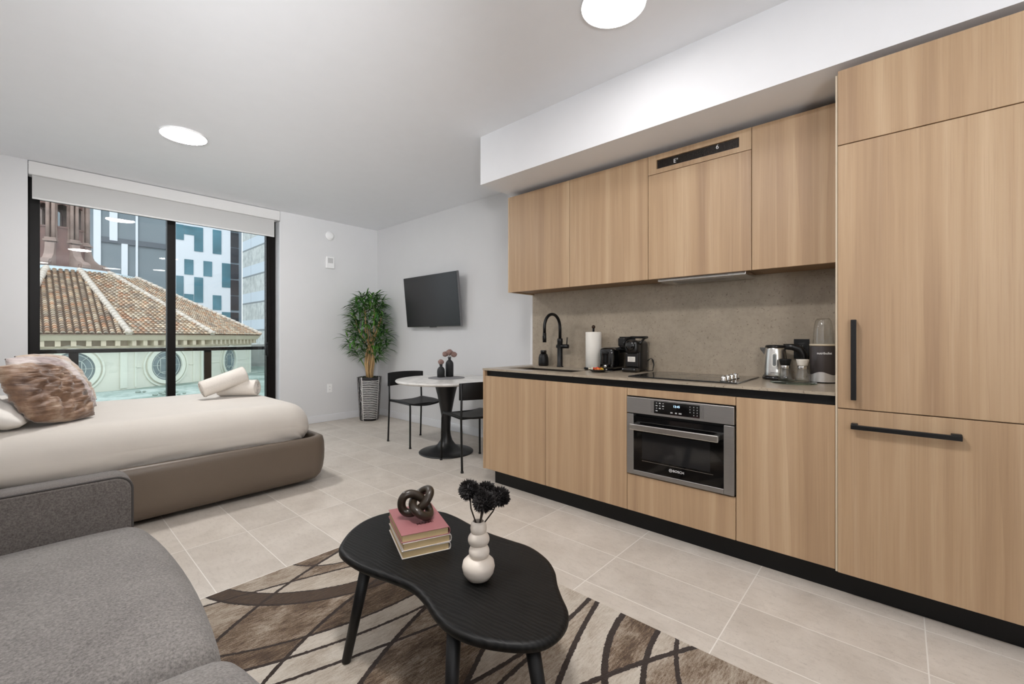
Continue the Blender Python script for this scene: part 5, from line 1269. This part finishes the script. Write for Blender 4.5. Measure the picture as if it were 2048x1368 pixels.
# glass tray with two pourers
p = (2.742, .430)
single('glass_tray', MB().lathe([(.104, 0), (.108, .003), (.106, .007), (0, .006)], c=T3(*p), n=48), M['trayglass'], 'round glass tray under the two glass pourers', 'tray', T3(*p))
def pourer(name_mat, label, y, x=2.778):
    e = thing('glass_pourer', label, 'pourer', (x, y, ZQ+.0075), 0, 'glass pourers on the tray'); c = (x, y, ZQ+.0075)
    MB().lathe([(0, .001), (.030, .001), (.0335, .006), (.032, .022), (.024, .058), (.0225, .075), (.0215, .075), (.0225, .058), (.030, .022), (.031, .008), (0, .004)], c=c, n=32, close=False).build('flask', M['clear'], e)
    MB().lathe([(.0232, .068), (.0236, .072), (.0236, .082), (.0232, .084), (.0226, .084), (.0226, .068)], c=c, n=32, close=False).build('collar', M['chrome'], e)
    MB().lathe([(.022, .0845), (.0238, .09), (.029, .114), (.0295, .119), (.0275, .119), (.020, .100), (0, .098)], c=c, n=32).build('stopper', name_mat, e)
pourer(M['black'], 'glass pourer with the black stopper', .472); pourer(simple('cream_plastic', (226, 220, 210), .5, var=.02), 'glass pourer with the white stopper', .392)
# blender
q = (2.88, .312); c = T3(*q)
bn = thing('blender', 'grey personal blender with a clear cup beside the tall panel', 'blender', c)
def wavy(r0, r1, za, zb, amp, top):
    mb = MB(); n = 64; vs = []; va = math.atan2(-q[1], -q[0])
    for k in range(n):
        a = 2*pi*k/n; wv = amp*cos(3*(a-va)+.5)
        zs = [(r0, za if not top else za+wv), (r1, (zb+wv) if not top else zb)]
        for r, z in zs: vs.append((c[0]+r*cos(a), c[1]+r*sin(a), c[2]+z))
    mb.add(vs, [[2*k, 2*((k+1) % n), 2*((k+1) % n)+1, 2*k+1] for k in range(n)], True); return mb
MB().lathe([(.058, 0), (.0585, .006), (0, .006)], c=c, n=40).build('foot_ring', M['black'], bn)
mb = wavy(.062, .0595, .0062, .052, .008, False); mb.lathe([(.062, .0062), (0, .0062)], c=c, n=64, close=False); mb.build('silver_base', simple('silver_plastic', (206, 203, 200), .3, .5, var=.03), bn)
mb = MB(); mb.lathe([(.052, .03), (.0585, .05), (.0600, .08), (.0605, .195), (.0595, .199), (0, .199)], c=c, n=64); mb.build('motor_body', simple('graphite_plastic', (74, 68, 68), .3, .25, var=.06), bn)
MB().lathe([(.0605, .1993), (.063, .200), (.063, .2075), (.060, .209), (0, .209)], c=c, n=48).build('locking_ring', M['edge'], bn)
MB().lathe([(.047, .2095), (.0465, .23), (.043, .295), (.037, .335), (.028, .348), (0, .351), (0, .349), (.027, .346), (.0355, .334), (.0415, .294), (.045, .23), (.0455, .2095)], c=c, n=48, close=False).build('cup', M['clear'], bn)
mb = MB(); va = math.atan2(-q[1], -q[0])+.10; t = text_mb('nutribullet', .0165, Matrix.Identity(4), .0002, bold=.0003)
R_ = .0609; mb.add([(c[0]+(R_+v[2])*cos(va+v[0]/R_), c[1]+(R_+v[2])*sin(va+v[0]/R_), c[2]+.160+v[1]) for v in t.v], t.f); mb.build('lettering', M['white'], bn)

# ------------------------------------------------------------------ light, sky, camera
LM = {}
for o in list(bpy.data.objects):
    if o.name.startswith('ceiling_lamp') and o.parent is None:
        x, y = o.location.x, o.location.y
        v = 150.0 if y > 2 else (17.0 if (x > 1.5 and y > 0) else (156.0 if y > 0 else 12.0))
        if v not in LM: LM[v] = emit('lamp_diffuser', (255, 252, 250), v)
        for c_ in o.children:
            if c_.name.startswith('diffuser'): c_.data = c_.data.copy(); c_.data.materials[0] = LM[v]
def fill_light(name, loc, target, size, power, spread):
    l = bpy.data.lights.new(name, 'AREA'); l.shape = 'DISK'; l.size = size; l.energy = power; l.color = (.97, .985, 1.0); l.spread = radians(spread)
    o = bpy.data.objects.new(name, l); C.objects.link(o); o.location = loc; o.rotation_euler = (Vector(target)-Vector(loc)).to_track_quat('-Z', 'Y').to_euler(); return o
fill_light('bounce_fill', (-.52, -1.2, 1.45), (.0, -.4, 2.5), .5, 34, 150)  # added area light behind the camera, brightens ceiling and walls by bounce
fill_light('far_bounce_fill', (-.55, -.3, 1.75), (1.5, 4.5, 2.75), .4, 15, 55)  # added area light aimed deep, fills the bed and dining end
wd = bpy.data.worlds.new('sky'); bpy.context.scene.world = wd; wd.use_nodes = True; nt = wd.node_tree; g = N(nt); bg = nt.nodes['Background']
tc = nt.nodes.new('ShaderNodeTexCoord'); sp_ = nt.nodes.new('ShaderNodeSeparateXYZ'); g.link(tc.outputs['Generated'], sp_.inputs[0])
g.link(g.ramp(sp_.outputs[2], [(0.0, (.72, .78, .85)), (.5, (.82, .88, .96)), (1.0, (.84, .92, 1.02))]), bg.inputs['Color']); bg.inputs['Strength'].default_value = 2.15
su = bpy.data.lights.new('sun', 'SUN'); su.energy = 0.8; su.angle = radians(25); su.color = (1.0, .96, .9)
so_ = bpy.data.objects.new('sun', su); C.objects.link(so_); so_.rotation_euler = (radians(48), 0, radians(-28)); so_.location = (0, -10, 30)
cam = bpy.data.cameras.new('camera'); cam.sensor_width = 36.0; cam.lens = FPX/2048*36; cam.shift_y = -10.0/2048; cam.clip_start = .02; cam.clip_end = 500
co = bpy.data.objects.new('camera', cam); C.objects.link(co); co.location = (0, 0, HC); co.rotation_euler = (pi/2, 0, -TH)
sc = bpy.context.scene; sc.camera = co
sc.view_settings.view_transform = 'Standard'; sc.view_settings.look = 'None'; sc.view_settings.exposure = 0.0; sc.view_settings.gamma = 1.0; sc.view_settings.use_curve_mapping = False
try:
    cy = sc.cycles; cy.use_denoising = True; cy.denoiser = 'OPENIMAGEDENOISE'; cy.max_bounces = 10; cy.diffuse_bounces = 6; cy.transparent_max_bounces = 16; cy.sample_clamp_indirect = 6.0; cy.caustics_reflective = False; cy.caustics_refractive = False
except Exception: pass
